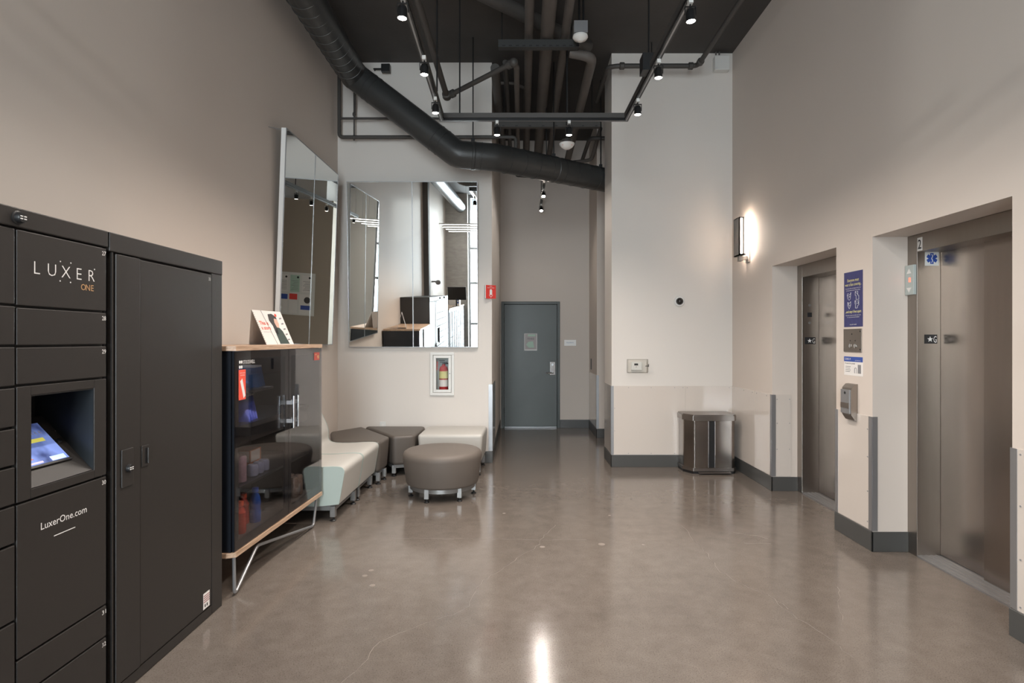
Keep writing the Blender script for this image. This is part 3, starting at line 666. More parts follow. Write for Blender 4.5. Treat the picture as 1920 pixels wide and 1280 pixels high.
# ------------------------------------------------------------------ seats
def legs(t, pts, zt=.125):
    for x, y in pts:
        l = B(x - .022, x + .022, y - .022, y + .022, .035, zt).build('leg', M_leg, t, bevel=.003)
        MB().lathe((x, y, 0), [(0, 0), (.024, 0), (.026, .006), (.018, .014), (.008, .018), (.008, .036), (0, .036)], n=14).build('foot_glide', M_black, l)
def inset(poly, d):
    c = Vector((sum(p[0] for p in poly) / len(poly), sum(p[1] for p in poly) / len(poly)))
    out = []
    for p in poly:
        v = Vector(p[:2]) - c; out.append(tuple(c + v * (1 - d / v.length)))
    return out
def block_seat(name, label, poly, m_, legp, group, ht=.462):
    c = inset(poly, .2); t = thing(name, (sum(p[0] for p in poly) / len(poly), sum(p[1] for p in poly) / len(poly), 0), label, 'seat', group)
    top = inset(poly, .004); bot = inset(poly, .035); n = len(poly)
    vs = [(x, y, .13) for x, y in bot] + [(x, y, ht) for x, y in top]
    a = sum(poly[i][0] * poly[(i + 1) % n][1] - poly[(i + 1) % n][0] * poly[i][1] for i in range(n))
    fs = [tuple(reversed(range(n))), tuple(range(n, 2 * n))] + [(i, (i + 1) % n, n + (i + 1) % n, n + i) for i in range(n)]
    if a < 0: fs = [tuple(reversed(f)) for f in fs]
    MB().add(vs, fs).build('cushion', m_, t, bevel=.038, seg=5).data.shade_smooth()
    MB().prism([(x, y, .095) for x, y in inset(poly, .075)], (0, 0, .035)).build('base_frame', M_leg, t)
    legs(t, legp)
    return t
G = 'curved modular lobby seating'
block_seat('bench_seat', 'white rectangular bench seat against the back wall right of the brown seats', [(-1.158, 6.40), (-.425, 6.40), (-.405, 7.04), (-1.15, 7.04)], M_seatw, [(-1.09, 6.47), (-.475, 6.455), (-.46, 6.96), (-1.08, 6.96)], G)
block_seat('wedge_seat', 'dark taupe wedge seat next to the white bench on the back wall', [(-1.405, 6.30), (-1.175, 6.385), (-1.165, 7.04), (-1.915, 7.04)], M_seatb, [(-1.41, 6.40), (-1.22, 6.45), (-1.24, 6.95), (-1.75, 6.95)], G)
block_seat('wedge_seat', 'dark taupe wedge seat in the room corner behind the white backrest seats', [(-1.46, 5.97), (-1.425, 6.28), (-1.935, 7.02), (-2.20, 6.62), (-1.96, 5.99)], M_seatb, [(-1.50, 6.05), (-1.485, 6.25), (-1.90, 6.85), (-2.08, 6.6), (-1.90, 6.1)], G)
# two seats with backrests along the left wall
def back_seat(label, y0, y1, legp):
    t = thing('backrest_seat', (-1.85, (y0 + y1) / 2, 0), label, 'seat', G)
    pr = [(-1.520, .13), (-1.505, .20), (-1.475, .38), (-1.468, .42), (-1.480, .447), (-1.51, .462), (-1.60, .462), (-1.75, .452), (-1.88, .452), (-1.95, .462), (-1.985, .485), (-1.992, .53), (-1.985, .58), (-2.01, .66), (-2.06, .76), (-2.10, .84), (-2.13, .865), (-2.17, .865), (-2.20, .84), (-2.21, .76), (-2.215, .5), (-2.215, .13)]
    if True:
        Q = []                                           # soften the profile
        for i in range(len(pr)):
            a = Vector(pr[i]); b = Vector(pr[(i + 1) % len(pr)]); Q += [a.lerp(b, .25), a.lerp(b, .75)]
        pr = [tuple(q) for q in Q]
    MB().prism([(x, y0 + .012, z) for x, z in pr], (0, y1 - y0 - .024, 0), smooth=True).build('cushion', M_seatw, t, bevel=.006)
    for y in (y0, y1 - .012):
        MB().prism([(x, y, z) for x, z in pr], (0, .012, 0), smooth=True).build('side_panel', M_seatg, t)
    B(-2.14, -1.56, y0 + .04, y1 - .04, .085, .13).build('base_frame', M_leg, t)
    legs(t, legp)
back_seat('pale seat with backrest nearest the glass vending cabinet', 4.79, 5.365, [(-1.575, 4.83), (-1.55, 5.32), (-2.1, 4.85), (-2.1, 5.3)])
back_seat('pale seat with backrest between the first backrest seat and the taupe corner wedge', 5.375, 5.955, [(-1.55, 5.45), (-1.55, 5.90), (-2.1, 5.45), (-2.1, 5.9)])
# round ottoman
ox, oy = -.77, 5.65
t = thing('round_ottoman', (ox, oy, 0), 'round taupe ottoman on steel legs standing alone in front of the seats', 'ottoman')
MB().lathe((ox, oy, 0), [(0, .125), (.33, .125), (.345, .132), (.352, .15), (.384, .38), (.383, .405), (.372, .428), (.35, .442), (.31, .448), (.15, .452), (0, .453)], n=64).build('cushion', M_otto, t, angle=60)
MB().lathe((ox, oy, 0), [(.0, .085), (.315, .085), (.315, .125), (0, .125)], n=64).build('base_ring', M_leg, t)
legs(t, [(ox + .305 * math.cos(math.radians(-111 + 60 * k)), oy + .305 * math.sin(math.radians(-111 + 60 * k))) for k in range(6)])

# ------------------------------------------------------------------ vending cabinet
t = thing('vending_cabinet', (-1.93, 4.06, 0), 'glass-door snack vending cabinet with oak top beside the black lockers', 'cabinet')
ya, yb_ = 3.368, 4.757; xb = -2.235; zb, zt = .24, 1.480
def xf_(y): return -1.672 + (y - ya) / (yb_ - ya) * .036      # front face, slightly skewed as it stands
def slab(z0, z1, o, y0=ya, y1=yb_, back=xb):
    c = .05
    return MB().prism([(back, y0, z0), (xf_(y0) + o - c, y0, z0), (xf_(y0) + o, y0 + c * .4, z0), (xf_(y1) + o, y1 - c * .4, z0), (xf_(y1) + o - c, y1, z0), (back, y1, z0)], (0, 0, z1 - z0))
slab(zb, zb + .028, .0, ya - .006, yb_ + .006).build('oak_base', M_wood, t, bevel=.003)
slab(zt - .028, zt, .0, ya - .006, yb_ + .006).build('oak_top', M_wood, t, bevel=.003)
z0, z1 = zb + .028, zt - .028
M_cab = mat('blue_black_cabinet', (.010, .012, .017), .3, var=.1)
B(xb, xf_(ya) - .03, ya + .008, ya + .03, z0, z1).build('side_panel', M_cab, t)
B(xb, xf_(yb_) - .03, yb_ - .03, yb_ - .008, z0, z1).build('side_panel', M_cab, t)
B(xb, xb + .02, ya + .03, yb_ - .03, z0, z1).build('back_panel', mat('charcoal_liner', (.05, .048, .05), .5, var=.05), t)
B(xb + .02, xf_(ya) - .05, ya + .03, yb_ - .03, z0, z0 + .02).build('floor_board', mat('grey_cabinet_floor', (.09, .085, .08), .4, var=.05), t)
for z in (1.175, .965, .585):
    B(xb + .02, xf_(ya) - .07, ya + .03, yb_ - .03 if z < 1 else 4.05, z, z + .018).build('shelf', M_cab, t)
B(xb + .02, xf_(ya) - .08, ya + .03, yb_ - .03, .86, .965).build('black_drawer_box', M_black, t)
B(xb + .12, xb + .14, ya + .035, yb_ - .035, z1 - .012, z1 - .002).build('led_strip', E_strip, t)
ysp = 1.655 * F / (CX - 543)
for k, (a_, b_) in enumerate(((ya + .012, ysp - .003), (ysp + .003, yb_ - .006))):
    xa, xb2 = xf_(a_) - .004, xf_(b_) - .004; e = Vector((xb2 - xa, b_ - a_, 0)); n = Vector((e.y, -e.x, 0)).normalized(); L_ = e.length; e.normalize()
    o = Vector((xa, a_, z0 + .004)) - n * .02; H_ = z1 - z0 - .008
    dr = MB(); fw = .05 if k == 0 else .045
    dr.obox(o, e * fw, (0, 0, H_), n * .012).obox(o + e * (L_ - fw), e * fw, (0, 0, H_), n * .012)
    dr.obox(o + e * fw, e * (L_ - 2 * fw), (0, 0, .055), n * .012).obox(o + e * fw + Vector((0, 0, H_ - .045)), e * (L_ - 2 * fw), (0, 0, .045), n * .012)
    dr = dr.build('glass_door', M_cab, t)
    MB().obox(o + n * .013, e * L_, (0, 0, H_), n * .005).build('pane', M_smoke, dr)
    # handles: a bar on two mounts
    hx = o + e * ((L_ - .035) if k == 0 else .035) + n * .018
    zz = .895 - z0 - .004
    MB().cyl(hx + n * .05 + Vector((0, 0, zz)), hx + n * .05 + Vector((0, 0, zz + .225)), .0085, n=14).build('handle', M_chrome, dr)
    for q_ in (.035, .165): MB().obox(hx - e * .006 + Vector((0, 0, zz + q_)), e * .012, (0, 0, .026), n * .05).build('handle_mount', M_alu, dr)
    if k == 0:
        g0 = o + n * .018
        text('lettering', 'STOCKWELL', g0 + e * .09 + Vector((0, 0, 1.372 - o.z)), e, (0, 0, 1), .022, M_wink, dr, width=.145, depth=.0012)
        mm = MB()
        for dz in (.006, -.024):
            for dx in (.0, .021):
                mm.lathe(g0 + e * (.052 + dx) + Vector((0, 0, 1.378 + dz - o.z)) + n * .0006, [(0, 0), (.0095, 0), (.0095, .0006), (0, .0006)], n=14, axis=n)
        mm.build('four_dot_logo', M_wink, dr)
        tg = MB().obox(g0 + e * .040 + Vector((0, 0, 1.158 - o.z)), e * .080, (0, 0, .180), n * .0015).build('red_card', M_redp, dr)
        q0 = g0 + e * .038 + Vector((0, 0, 1.156 - o.z)) + n * .0016
        MB().prism([q0 + e * a1 + Vector((0, 0, b1)) for a1, b1 in ((.056, .010), (.078, .024), (.040, .130), (.030, .121), (.016, .115))], n * .0006).build('white_device_drawing', M_wink, dr)
        text('lettering', 'scan to open', q0 + e * .0425 + Vector((0, 0, .160)), e, (0, 0, 1), .008, M_wink, dr, width=.06, align='C', depth=.0008)
        text('lettering', 'the cabinet', q0 + e * .0425 + Vector((0, 0, .146)), e, (0, 0, 1), .008, M_wink, dr, width=.05, align='C', depth=.0008)
    else:
        g0 = o + n * .0182; s0 = g0 + e * (L_ - .17) + Vector((0, 0, H_ - .095))
        MB().obox(s0, e * .11, (0, 0, .062), n * .0012).build('red_sticker', mat('dull_red_sticker', (.42, .06, .045), .4), dr)
        text('lettering', '90', s0 + e * .062 + Vector((0, 0, .012)) + n * .0012, e, (0, 0, 1), .028, M_yel, dr, width=.035)
        text('lettering', 'snacks', s0 + e * .010 + Vector((0, 0, .042)) + n * .0012, e, (0, 0, 1), .010, M_yel, dr, width=.042)
# bent rod legs
def XZ(px, py, Y): return at(px, py, Y)
y_n, y_f = 3.41, 4.70; xr0, xr1 = -1.70, -1.675
zj = zb - .002
def rod(pts, nm='rod_leg'): return MB().tube(pts, .010, n=10, fillet=.035).build(nm, M_alu, t)
rod([(-1.70, y_n, zj), (-1.697, y_n, .010), (-1.70, y_n + .30, zj - .045), (-1.68, 4.66, .012), (-1.675, 4.72, zj)], 'front_rod_leg')
rod([(-2.16, y_n, zj), (-2.16, y_n, .010), (-2.16, y_n + .30, zj - .045), (-2.16, 4.66, .012), (-2.16, 4.72, zj)], 'rear_rod_leg')
# sign standing on the cabinet (spiral-bound easel card)
t = thing('store_sign_card', (-1.95, 3.75, zt), 'folded white card sign printed This is a store standing on the oak top', 'sign')
def cardpt(px, py, X): Y = X * F / (px - CX); return Vector((X, Y, HC - (py - CY) * Y / F))
q_bl = Vector((-1.93, 1.93 * F / (CX - 500), zt)); q_br = Vector((-1.86, 1.86 * F / (CX - 551), zt))
q_tl = at(485, 566, q_bl.y - .0 + .03); 
rt_ = (q_br - q_bl); rt_.z = 0
n_ = rt_.normalized().cross(Vector((0, 0, 1)))
upv = at(485, 565, q_bl.y + .075) - q_bl; Hh = .272
upv = (Vector((0, 0, 1)) - n_ * .28).normalized() * Hh
upv += rt_.normalized() * -.075
card = MB().obox(q_bl, rt_, upv, -n_ * .003).build('front_page', M_paper, t)
bk = q_bl - n_ * .0 
MB().obox(q_bl - n_ * .15, rt_, upv + n_ * .15, -n_ * .003).build('back_leaf', mat('shade_painted_card', (.6, .58, .57), .6), t)  # back leaf in a darkened paper white, shade put into the colour
E = rt_ / 1.0; U = upv; o = q_bl + n_ * .0006
def cp(a, b): return o + E * a + U * b
def flat(poly, nm, m_, lift=0.): return MB().prism([cp(a, b) + n_ * lift for a, b in poly], n_ * .0005).build(nm, m_, card)
flat([(.50, .02), (.85, .02), (.78, .40), (.70, .52), (.56, .50), (.50, .30)], 'printed_dress', M_dgreen)
flat([(.50, .34), (.58, .30), (.63, .52), (.74, .60), (.74, .84), (.62, .92), (.48, .90), (.44, .72), (.50, .56)], 'printed_hair', M_hair)
flat([(.62, .52), (.70, .50), (.745, .62), (.73, .76), (.64, .78), (.60, .66)], 'printed_face', M_skin, .0006)
flat([(.70, .84), (.77, .84), (.79, .91), (.73, .93)], 'printed_flower', M_redp, .0006)
flat([(.385, .0), (.40, .0), (.30, 1.0), (.285, 1.0)], 'page_edge', M_grin)
ru = rt_.normalized(); 
text('lettering', 'This is', cp(.07, .58), ru, U, .030, M_redp, card, width=.105, depth=.001, bold=.01)
text('lettering', 'a store', cp(.07, .44), ru, U, .030, M_redp, card, width=.110, depth=.001, bold=.01)
text('lettering', 'open the app to shop', cp(.08, .36), ru, U, .008, M_grin, card, width=.10, depth=.001)
for k in range(5): flat([(.84, .12 + k * .16), (.93, .14 + k * .16), (.92, .18 + k * .16), (.84, .16 + k * .16)], 'printed_doodle', M_grin)
for k in range(16):
    c = cp(-.004, .06 + k * .057); MB().lathe(c, [(.004, -.001), (.0055, -.001), (.0055, .001), (.004, .001)], n=8, axis=U).build('spiral_ring', M_grin, t)

# products inside
M_pb = mat('blue_foil_bag', (.02, .16, .50), .25, .3, var=.4, scale=30); M_pv = mat('blue_violet_bag', (.05, .10, .62), .3, .2, var=.4, scale=25)
M_po = mat('orange_box_card', (.55, .17, .05), .5, var=.1); M_bt = mat('blue_drink', (.01, .08, .40), .1, var=.1); M_rt = mat('red_drink', (.50, .04, .02), .1, var=.1)
M_can = mat('printed_can', (.30, .24, .20), .3, .5, var=.6, scale=60); M_capo = mat('orange_cap', (.80, .12, .05), .4); M_capb = mat('blue_cap', (.02, .10, .60), .4)
def bag(x, y, z, h, wd, m_, label, grp, lean=.05):
    t = thing('snack_bag', (x, y, z), label, 'snack bag', grp)
    rings = []
    for k in range(7):
        u = k / 6; th = .004 + .022 * math.sin(math.pi * u); c = Vector((x - lean * u, y + lean * 1.2 * u, z + h * u))
        rings.append([c + Vector((math.cos(a) * wd / 2, math.sin(a) * th, 0)) for a in [2 * math.pi * i / 12 for i in range(12)]])
    MB().loft(rings).build('pouch', m_, t, angle=60)
    MB().box(x - lean - wd / 2, x - lean + wd / 2, y + lean * 1.2 - .002, y + lean * 1.2 + .002, z + h, z + h + .012).build('crimped_edge', M_offw, t)
for k in range(4): bag(-1.84 - .01 * k, 3.90 + .055 * k, 1.194, .13, .13, M_pb, ('front', 'second', 'third', 'rearmost')[k] + ' blue foil snack bag in the leaning row on the top cabinet shelf', 'blue bags on the top shelf', .06)
for k in range(4): bag(-1.83 - .01 * k, 3.74 + .055 * k, .984, .15, .15, M_pv, ('front', 'second', 'third', 'rearmost')[k] + ' violet and blue snack bag in the leaning row on the middle cabinet shelf', 'violet bags on the middle shelf', .07)
def can(x, y, z, h, r, m_, label, grp, nm='drink_can', cat='can'):
    t = thing(nm, (x, y, z), label, cat, grp)
    MB().lathe((x, y, z), [(0, 0), (r * .8, 0), (r, .008), (r, h - .012), (r * .82, h - .001), (0, h - .001)], n=20).build('can_body', m_, t)
    MB().lathe((x, y, z + h), [(0, -.003), (r * .80, -.003), (r * .82, 0), (r * .76, 0), (r * .74, -.002), (0, -.002)], n=20).build('can_lid', M_alu, t)
for k, (x, y) in enumerate(((-1.77, 4.50), (-1.84, 4.52), (-1.77, 4.58), (-1.84, 4.60))): can(x, y, z0 + .02, .158, .032, M_can, ('near front', 'near rear', 'far front', 'far rear')[k] + ' patterned drink can of the cluster on the cabinet floor', 'cans on the cabinet floor')
for k in range(3): can(-1.80 - .0 * k, 3.86 + .085 * k, .603, .08, .036, mat('grey_blue_tin', (.22, .25, .38), .4, .3, var=.3, scale=40), ('left', 'middle', 'right')[k] + ' short grey-blue tin on the lower cabinet shelf', 'tins on the lower shelf', 'food_tin', 'tin')
can(-1.80, 3.70, .603, .17, .034, mat('mauve_can', (.30, .20, .26), .4, .3, var=.6, scale=50), 'tall mauve printed can on the lower cabinet shelf left of the tins', None)
t = thing('snack_box', (-1.92, 4.05, .603), 'orange and white snack box behind the tins on the lower shelf', 'box')
B(-2.0, -1.87, 3.98, 4.14, .603, .75).build('carton', M_po, t); B(-1.869, -1.868, 3.985, 4.12, .67, .745).build('white_panel', M_paper, t)
B(-1.99, -1.88, 3.979, 3.98, .67, .745).build('white_panel', M_paper, t)
def bottle(x, y, h, m_, capm, label):
    t = thing('drink_bottle', (x, y, z0 + .02), label, 'bottle', 'bottles on the cabinet floor')
    MB().lathe((x, y, z0 + .02), [(0, 0), (.034, 0), (.037, .01), (.036, .07), (.033, .10), (.036, .13), (.030, h - .06), (.016, h - .03), (.016, h - .012), (0, h - .012)], n=20).build('bottle_body', m_, t)
    MB().lathe((x, y, z0 + .02 + h - .028), [(0, 0), (.021, 0), (.021, .028), (0, .028)], n=16).build('bottle_cap', capm, t)
bottle(-1.79, 3.67, .20, M_rt, M_capo, 'red drink bottle with orange cap nearest the left end of the cabinet floor')
bottle(-1.86, 3.86, .20, M_rt, M_capo, 'red drink bottle with orange cap behind the first red bottle')
bottle(-1.80, 3.90, .23, M_bt, M_capb, 'blue drink bottle with blue cap on the cabinet floor right of the red ones')

# ------------------------------------------------------------------ parcel lockers
XF = -1.708; LB = XL + .002
def Yp(px): return -XF * F / (CX - px)
DD = .020
def door_box(name, y0, y1, z0, z1, t, gap=.004, m_=M_lock):
    return B(XF - DD, XF, y0 + gap, y1 - gap, z0 + gap, z1 - gap).build(name, m_, t, bevel=.003)
def number(s, y1, z1, p): return text('number', s, (XF, y1 - .012 - .017, z1 - .034), *RL, .017, M_wink, p, width=.022, bold=.008)
def lock_knob(y, z, r, t):
    k = MB().lathe((XF, y, z), [(0, 0), (r * 1.25, 0), (r * 1.25, .006), (r, .008), (r * .96, .020), (r * .86, .024), (0, .024)], n=24, axis=(1, 0, 0)).build('lock_knob', M_black, t, angle=50)
    mm = MB()
    for a in (-1, 1):
        for b in (-1, 1): mm.box(XF + .0235, XF + .0248, y + a * r * .38 - r * .26, y + a * r * .38 + r * .26, z + b * r * .22 - .0018, z + b * r * .22 + .0018)
    mm.build('keypad_marks', M_wink, k)
def bank(y0, y1, label):
    t = thing('parcel_locker', (XF - .27, (y0 + y1) / 2, 0), label, 'locker', 'parcel locker banks')
    return t
ZT = 1.966
# bank with kiosk
y0, y1 = 1.512, 2.382; ym = Yp(30)
t = bank(y0, y1, 'black parcel locker bank with touch screen kiosk and small numbered doors')
ky0, ky1, kz0, kz1 = 2.007, 2.306, .998, 1.325
m = MB().box(LB, XF - DD - .002, y0, ky0 - .001, 0, ZT - .001).box(LB, XF - DD - .002, ky1 + .001, y1 - .002, 0, ZT - .001)
m.box(LB, XF - DD - .002, ky0 - .001, ky1 + .001, 0, kz0 - .03).box(LB, XF - DD - .002, ky0 - .001, ky1 + .001, kz1 + .001, ZT - .001).box(LB, XF - .30, ky0 - .001, ky1 + .001, kz0 - .03, kz1 + .001)
m.build('carcass', M_lockdk, t)
B(XF - DD, XF + .003, y0, y1 - .003, 1.900, ZT).build('top_fascia', M_lock, t, bevel=.004)
B(LB, XF - DD, y0, y1 - .003, ZT - .001, ZT + .004).build('top_sheet', M_lock, t)
rows = [('27', 1.632, 1.897), ('28', 1.496, 1.632), ('29', 1.3625, 1.496), (None, .961, 1.3625), ('30', .430, .961), ('31', .2985, .430), ('32', .055, .2985)]
for s, a, b in rows:
    if s is None: continue
    p = door_box('locker_door', ym, y1 - .006, a, b, t)
    number(s, y1 - .006, b, p)
    if s == '27':
        text('lettering', 'LUXER', (XF, 2.032, 1.750), *RL, .046, M_wink, p, spaced=.0645, depth=.0008, bold=-.012)
        text('lettering', 'ONE', (XF, 2.247, 1.712), *RL, .024, M_gold, p, spaced=.0235)
        mm = MB()
        for px, py in ((113, 490), (132.6, 493), (112.5, 526.5), (132, 529.3), (177, 505)):
            Y = Yp(px); mm.lathe((XF + .0004, Y, HC - (py - CY) * Y / F), [(0, 0), (.0028, 0), (.0028, .0004), (0, .0004)], n=10, axis=(1, 0, 0))
        mm.build('logo_dots', M_wink, p)
    if s == '30':
        text('lettering', 'LuxerOne.com', (XF, 2.048, .842), *RL, .0255, M_wink, p, width=.216, bold=.004)
        B(XF + .0002, XF + .0008, 2.106, 2.206, .800, .803).build('underline', M_wink, p)
zz = [.055, .300, .57, .83, .962, 1.093, 1.223, 1.360, 1.498, 1.635, 1.897]
for i in range(len(zz) - 1): door_box('locker_door', y0 + .004, ym, zz[i], zz[i + 1], t)
B(XF - DD, XF, y0, y1 - .004, .004, .052).build('kick_plate', M_lock, t)
# kiosk panel with recess
a, b, c, d_ = ym + .004, y1 - .010, .965, 1.3585
kp = MB().box(XF - DD, XF, a, ky0, c, d_).box(XF - DD, XF, ky1, b, c, d_).box(XF - DD, XF, ky0, ky1, c, kz0).box(XF - DD, XF, ky0, ky1, kz1, d_).build('kiosk_panel', M_lock, t, bevel=.002)
dpt = .235
M_kcheek = mat('blue_black_cheek', (.018, .022, .026), .4, var=.1)
B(XF - dpt, XF - .002, ky1 - .004, ky1, kz0, kz1).build('recess_side', M_kcheek, t); B(XF - dpt, XF - .002, ky0, ky0 + .004, kz0, kz1).build('recess_side', M_lock, t)
B(XF - dpt - .01, XF - dpt, ky0, ky1, kz0, kz1).build('recess_back', M_lockdk, t); B(XF - dpt, XF - .002, ky0 + .004, ky1 - .004, kz1 - .004, kz1).build('recess_top', M_lockdk, t)
fr = Vector((XF - .004, ky0 + .004, kz0 + .002)); sl = Vector((-.205, 0, .215)); nn = Vector((.215, 0, .205)).normalized(); ky = ky1 - ky0 - .008
sp = MB().obox(fr, sl, (0, ky, 0), -nn * .004).build('sloping_shelf', M_lock, t)
su = sl.normalized(); yv = Vector((0, 1, 0))
o = fr + su * .068 + yv * .004 + nn * .001
tb = MB().obox(o, su * .205, yv * .238, nn * .008).build('tablet', M_black, t, bevel=.002)
sc = MB().obox(o + su * .010 + yv * .008 + nn * .0082, su * .182, yv * .220, nn * .0006).build('screen', M_screen, tb)
q = o + nn * .0092
MB().obox(q + su * .105 + yv * .13, su * .017, yv * .065, nn * .0004).build('yellow_button', mat('screen_yellow', (.65, .60, .12), .3, emit=.5), tb)
MB().obox(q + su * .012 + yv * .150, su * .020, yv * .066, nn * .0004).build('blue_button', mat('screen_pale_blue', (.45, .62, .95), .3, emit=.6), tb)
MB().obox(q + su * .014 + yv * .012, su * .008, yv * .10, nn * .0004).build('white_bar', mat('screen_lilac', (.55, .50, .72), .3, emit=.3), tb)
text('lettering', 'LUXER', q + su * .140 + yv * .125, (0, 1, 0), su, .014, M_wink, tb, spaced=.019)
MB().prism([q + su * a1 + yv * b1 for a1, b1 in ((.03, .045), (.06, .05), (.085, .065), (.075, .075), (.05, .07), (.035, .085))], nn * .0004).build('printed_shape', mat('screen_rust', (.45, .16, .14), .3, emit=.3), tb)
MB().prism([q + su * a1 + yv * b1 for a1, b1 in ((.06, .012), (.08, .035), (.10, .022), (.115, .012))], nn * .0004).build('printed_shape', MATS['screen_rust'], tb)
cm = fr + su * .165 + yv * .265; MB().lathe(cm, [(0, 0), (.010, 0), (.010, .003), (.006, .004), (0, .004)], n=16, axis=nn).build('lens', M_chrome, t)
lock_knob(Yp(31), HC - (408 - CY) * Yp(31) / F, .019, t)
# wide bank
y0, y1 = 2.386, 3.290
t = bank(y0, y1, 'black wide-door parcel locker numbered 33 right of the kiosk lockers')
m = MB().box(LB, XF - DD - .002, y0, y1 - .002, 0, ZT - .001); m.build('carcass', M_lockdk, t)
B(LB, XF - .001, y1 - .006, y1, 0, ZT).build('side_sheet', M_lock, t)
B(XF - DD, XF + .003, y0 + .003, y1, 1.886, ZT).build('top_fascia', M_lock, t, bevel=.004)
B(LB, XF - DD, y0, y1, ZT - .001, ZT + .004).build('top_sheet', M_lock, t)
B(XF - DD, XF, 2.405, 2.413, .05, 1.884).build('left_rail', M_lock, t)
B(XF - DD, XF, 3.183, y1 - .001, .004, 1.884).build('right_rail', M_lock, t, bevel=.002)
B(XF - DD, XF, y0 + .004, 3.18, .004, .052).build('kick_plate', M_lock, t)
nd = B(XF - DD, XF + .004, 2.425, 2.578, .058, 1.880).build('narrow_door', M_lock, t, bevel=.003)
wdn = B(XF - DD, XF, 2.583, 3.179, .058, 1.876).build('wide_door', M_lock, t, bevel=.003)
text('number', '33', (XF, 3.148, 1.842), *RL, .017, M_wink, wdn, width=.020)
B(XF + .004, XF + .010, 2.452, 2.526, .885, 1.048).build('lock_plate', M_lock, t, bevel=.006)
lock_knob(2.492, .963, .018, t)
hp = B(XF, XF + .004, 2.590, 2.640, .945, 1.040).build('pull_plate', M_lock, wdn, bevel=.004)
B(XF + .0042, XF + .0048, 2.610, 2.628, .957, 1.028).build('pull_recess', M_lockdk, t)
MB().cyl((XF + .008, 2.627, .958), (XF + .008, 2.627, 1.027), .004, n=8).build('pull_lip', M_lock, t)
a = 3.095
st = B(XF + .0003, XF + .001, a, a + .062, .065, .150).build('flag_sticker', M_paper, wdn)
for k in range(4): B(XF + .0012, XF + .0016, a + .003, a + .059, .100 + k * .011, .105 + k * .011).build('red_stripe', mat('faded_red', (.35, .14, .15), .5), t)
for k in range(2): B(XF + .0012, XF + .0016, a + .012 + k * .02, a + .022 + k * .02, .075, .090).build('printed_mark', M_ink, t)
# nearer bank beyond the frame (seen in the back mirror)
t = bank(.60, 1.508, 'black parcel locker bank nearest the desk, seen only in the mirror')
B(LB, XF - DD - .002, .602, 1.506, 0, ZT - .001).build('carcass', M_lockdk, t)
B(XF - DD, XF + .003, .602, 1.506, 1.900, ZT).build('top_fascia', M_lock, t)
for c0, c1 in ((.604, 1.05), (1.054, 1.504)):
    for i in range(len(zz) - 1): door_box('locker_door', c0, c1, zz[i], zz[i + 1], t)
lock_knob(1.3, 1.935, .019, t)
# mailbox wall further behind
t = thing('mailbox_unit', (-1.95, -1.2, 0), 'pale metal mailbox wall with many small doors, seen in the mirror', 'mailboxes')
B(LB, -1.72, -3.2, .38, 0, 1.62).build('cabinet_body', M_mailb, t, bevel=.004)
for i in range(7):
    for j in range(8):
        y = -3.1 + i * .49; z = .32 + j * .155
        B(-1.72, -1.708, y, y + .40, z, z + .145).build('mailbox_door', M_mailb, t, bevel=.002)
B(LB, -1.70, -3.2, .38, 1.62, 1.65).build('wood_top', M_wood, t)
# desk screen and white box on the mailboxes
t = thing('computer_monitor', (-1.75, -1.6, 1.65), 'black monitor seen from behind on the mailboxes, in the mirror', 'monitor')
MB().obox((-1.95, -1.35, 1.82), (.50, .10, 0), (0, .10, .34), (0, -.03, .01)).build('screen_back', M_black, t, bevel=.01)
MB().cyl((-1.72, -1.33, 1.66), (-1.72, -1.30, 1.9), .02, n=10).build('stand', M_black, t)
MB().lathe((-1.72, -1.33, 1.65), [(0, 0), (.11, 0), (.11, .012), (0, .012)], n=24).build('foot', M_black, t)
t = thing('white_carton', (-1.85, -2.5, 1.65), 'white carton with blue marks standing on the mailboxes, in the mirror', 'box')
B(-2.05, -1.75, -2.6, -2.3, 1.65, 1.95).build('carton', M_white, t)
for k in range(3): B(-1.84, -1.77, -2.3, -2.299, 1.70 + k * .08, 1.75 + k * .08).build('blue_mark', M_bluei, t)
# linear lights behind
for k in range(4):
    y = -.9 - k * .62
    t = thing('linear_pendant', (-.9, y, 3.2), ('first', 'second', 'third', 'fourth')[k] + ' white tube pendant from the big mirror, hanging over the desk area', 'pendant lamp', 'linear pendants over the desk')
    B(-2.1, .2, y - .02, y + .02, 3.76, 3.79).build('housing', M_white, t)
    B(-2.08, .18, y - .018, y + .018, 3.75, 3.76).build('diffuser', E_line, t)
    MB().tube([(-1.4, y, 3.79), (-1.4, y, ZC)], .003, n=6).tube([(0, y, 3.79), (0, y, ZC)], .003, n=6).build('hanger_wire', M_grin, t)
# notice board on the wall behind right
t = thing('notice_board', (1.75, -2, .8), 'framed board of labour law notices reflected in the left mirror', 'notice board')
bx0, bx1, bz0, bz1 = 1.42, 2.50, 1.10, 2.28
yN = -2 + .001
B(bx0, bx1, -1.999, -1.985, bz0, bz1).build('clear_board', M_offw, t)
yq = -1.985
def paper(x, z, wd, h, m_, nm='notice_page'): return B(x, x + wd, yq, yq + .002, z, z + h).build(nm, m_, t)
for i in range(3):
    x = 1.52 + i * .325
    paper(x, 1.74, .26, .47, (M_paper, M_paperg, M_paper)[i])
    for k in range(7): B(x + .03, x + .23 - .03 * (k % 3), yq + .002, yq + .003, 1.80 + k * .04, 1.81 + k * .04).build('text_line', M_grin, t)
    MB().lathe((x + .05, yq + .002, 2.15), [(0, 0), (.03, 0), (.03, .001), (0, .001)], n=12, axis=(0, 1, 0)).build('seal', M_ink, t)
paper(1.50, 1.14, .34, .55, M_paper); B(1.51, 1.80, yq + .002, yq + .003, 1.26, 1.38).build('blue_band', M_bluei, t)
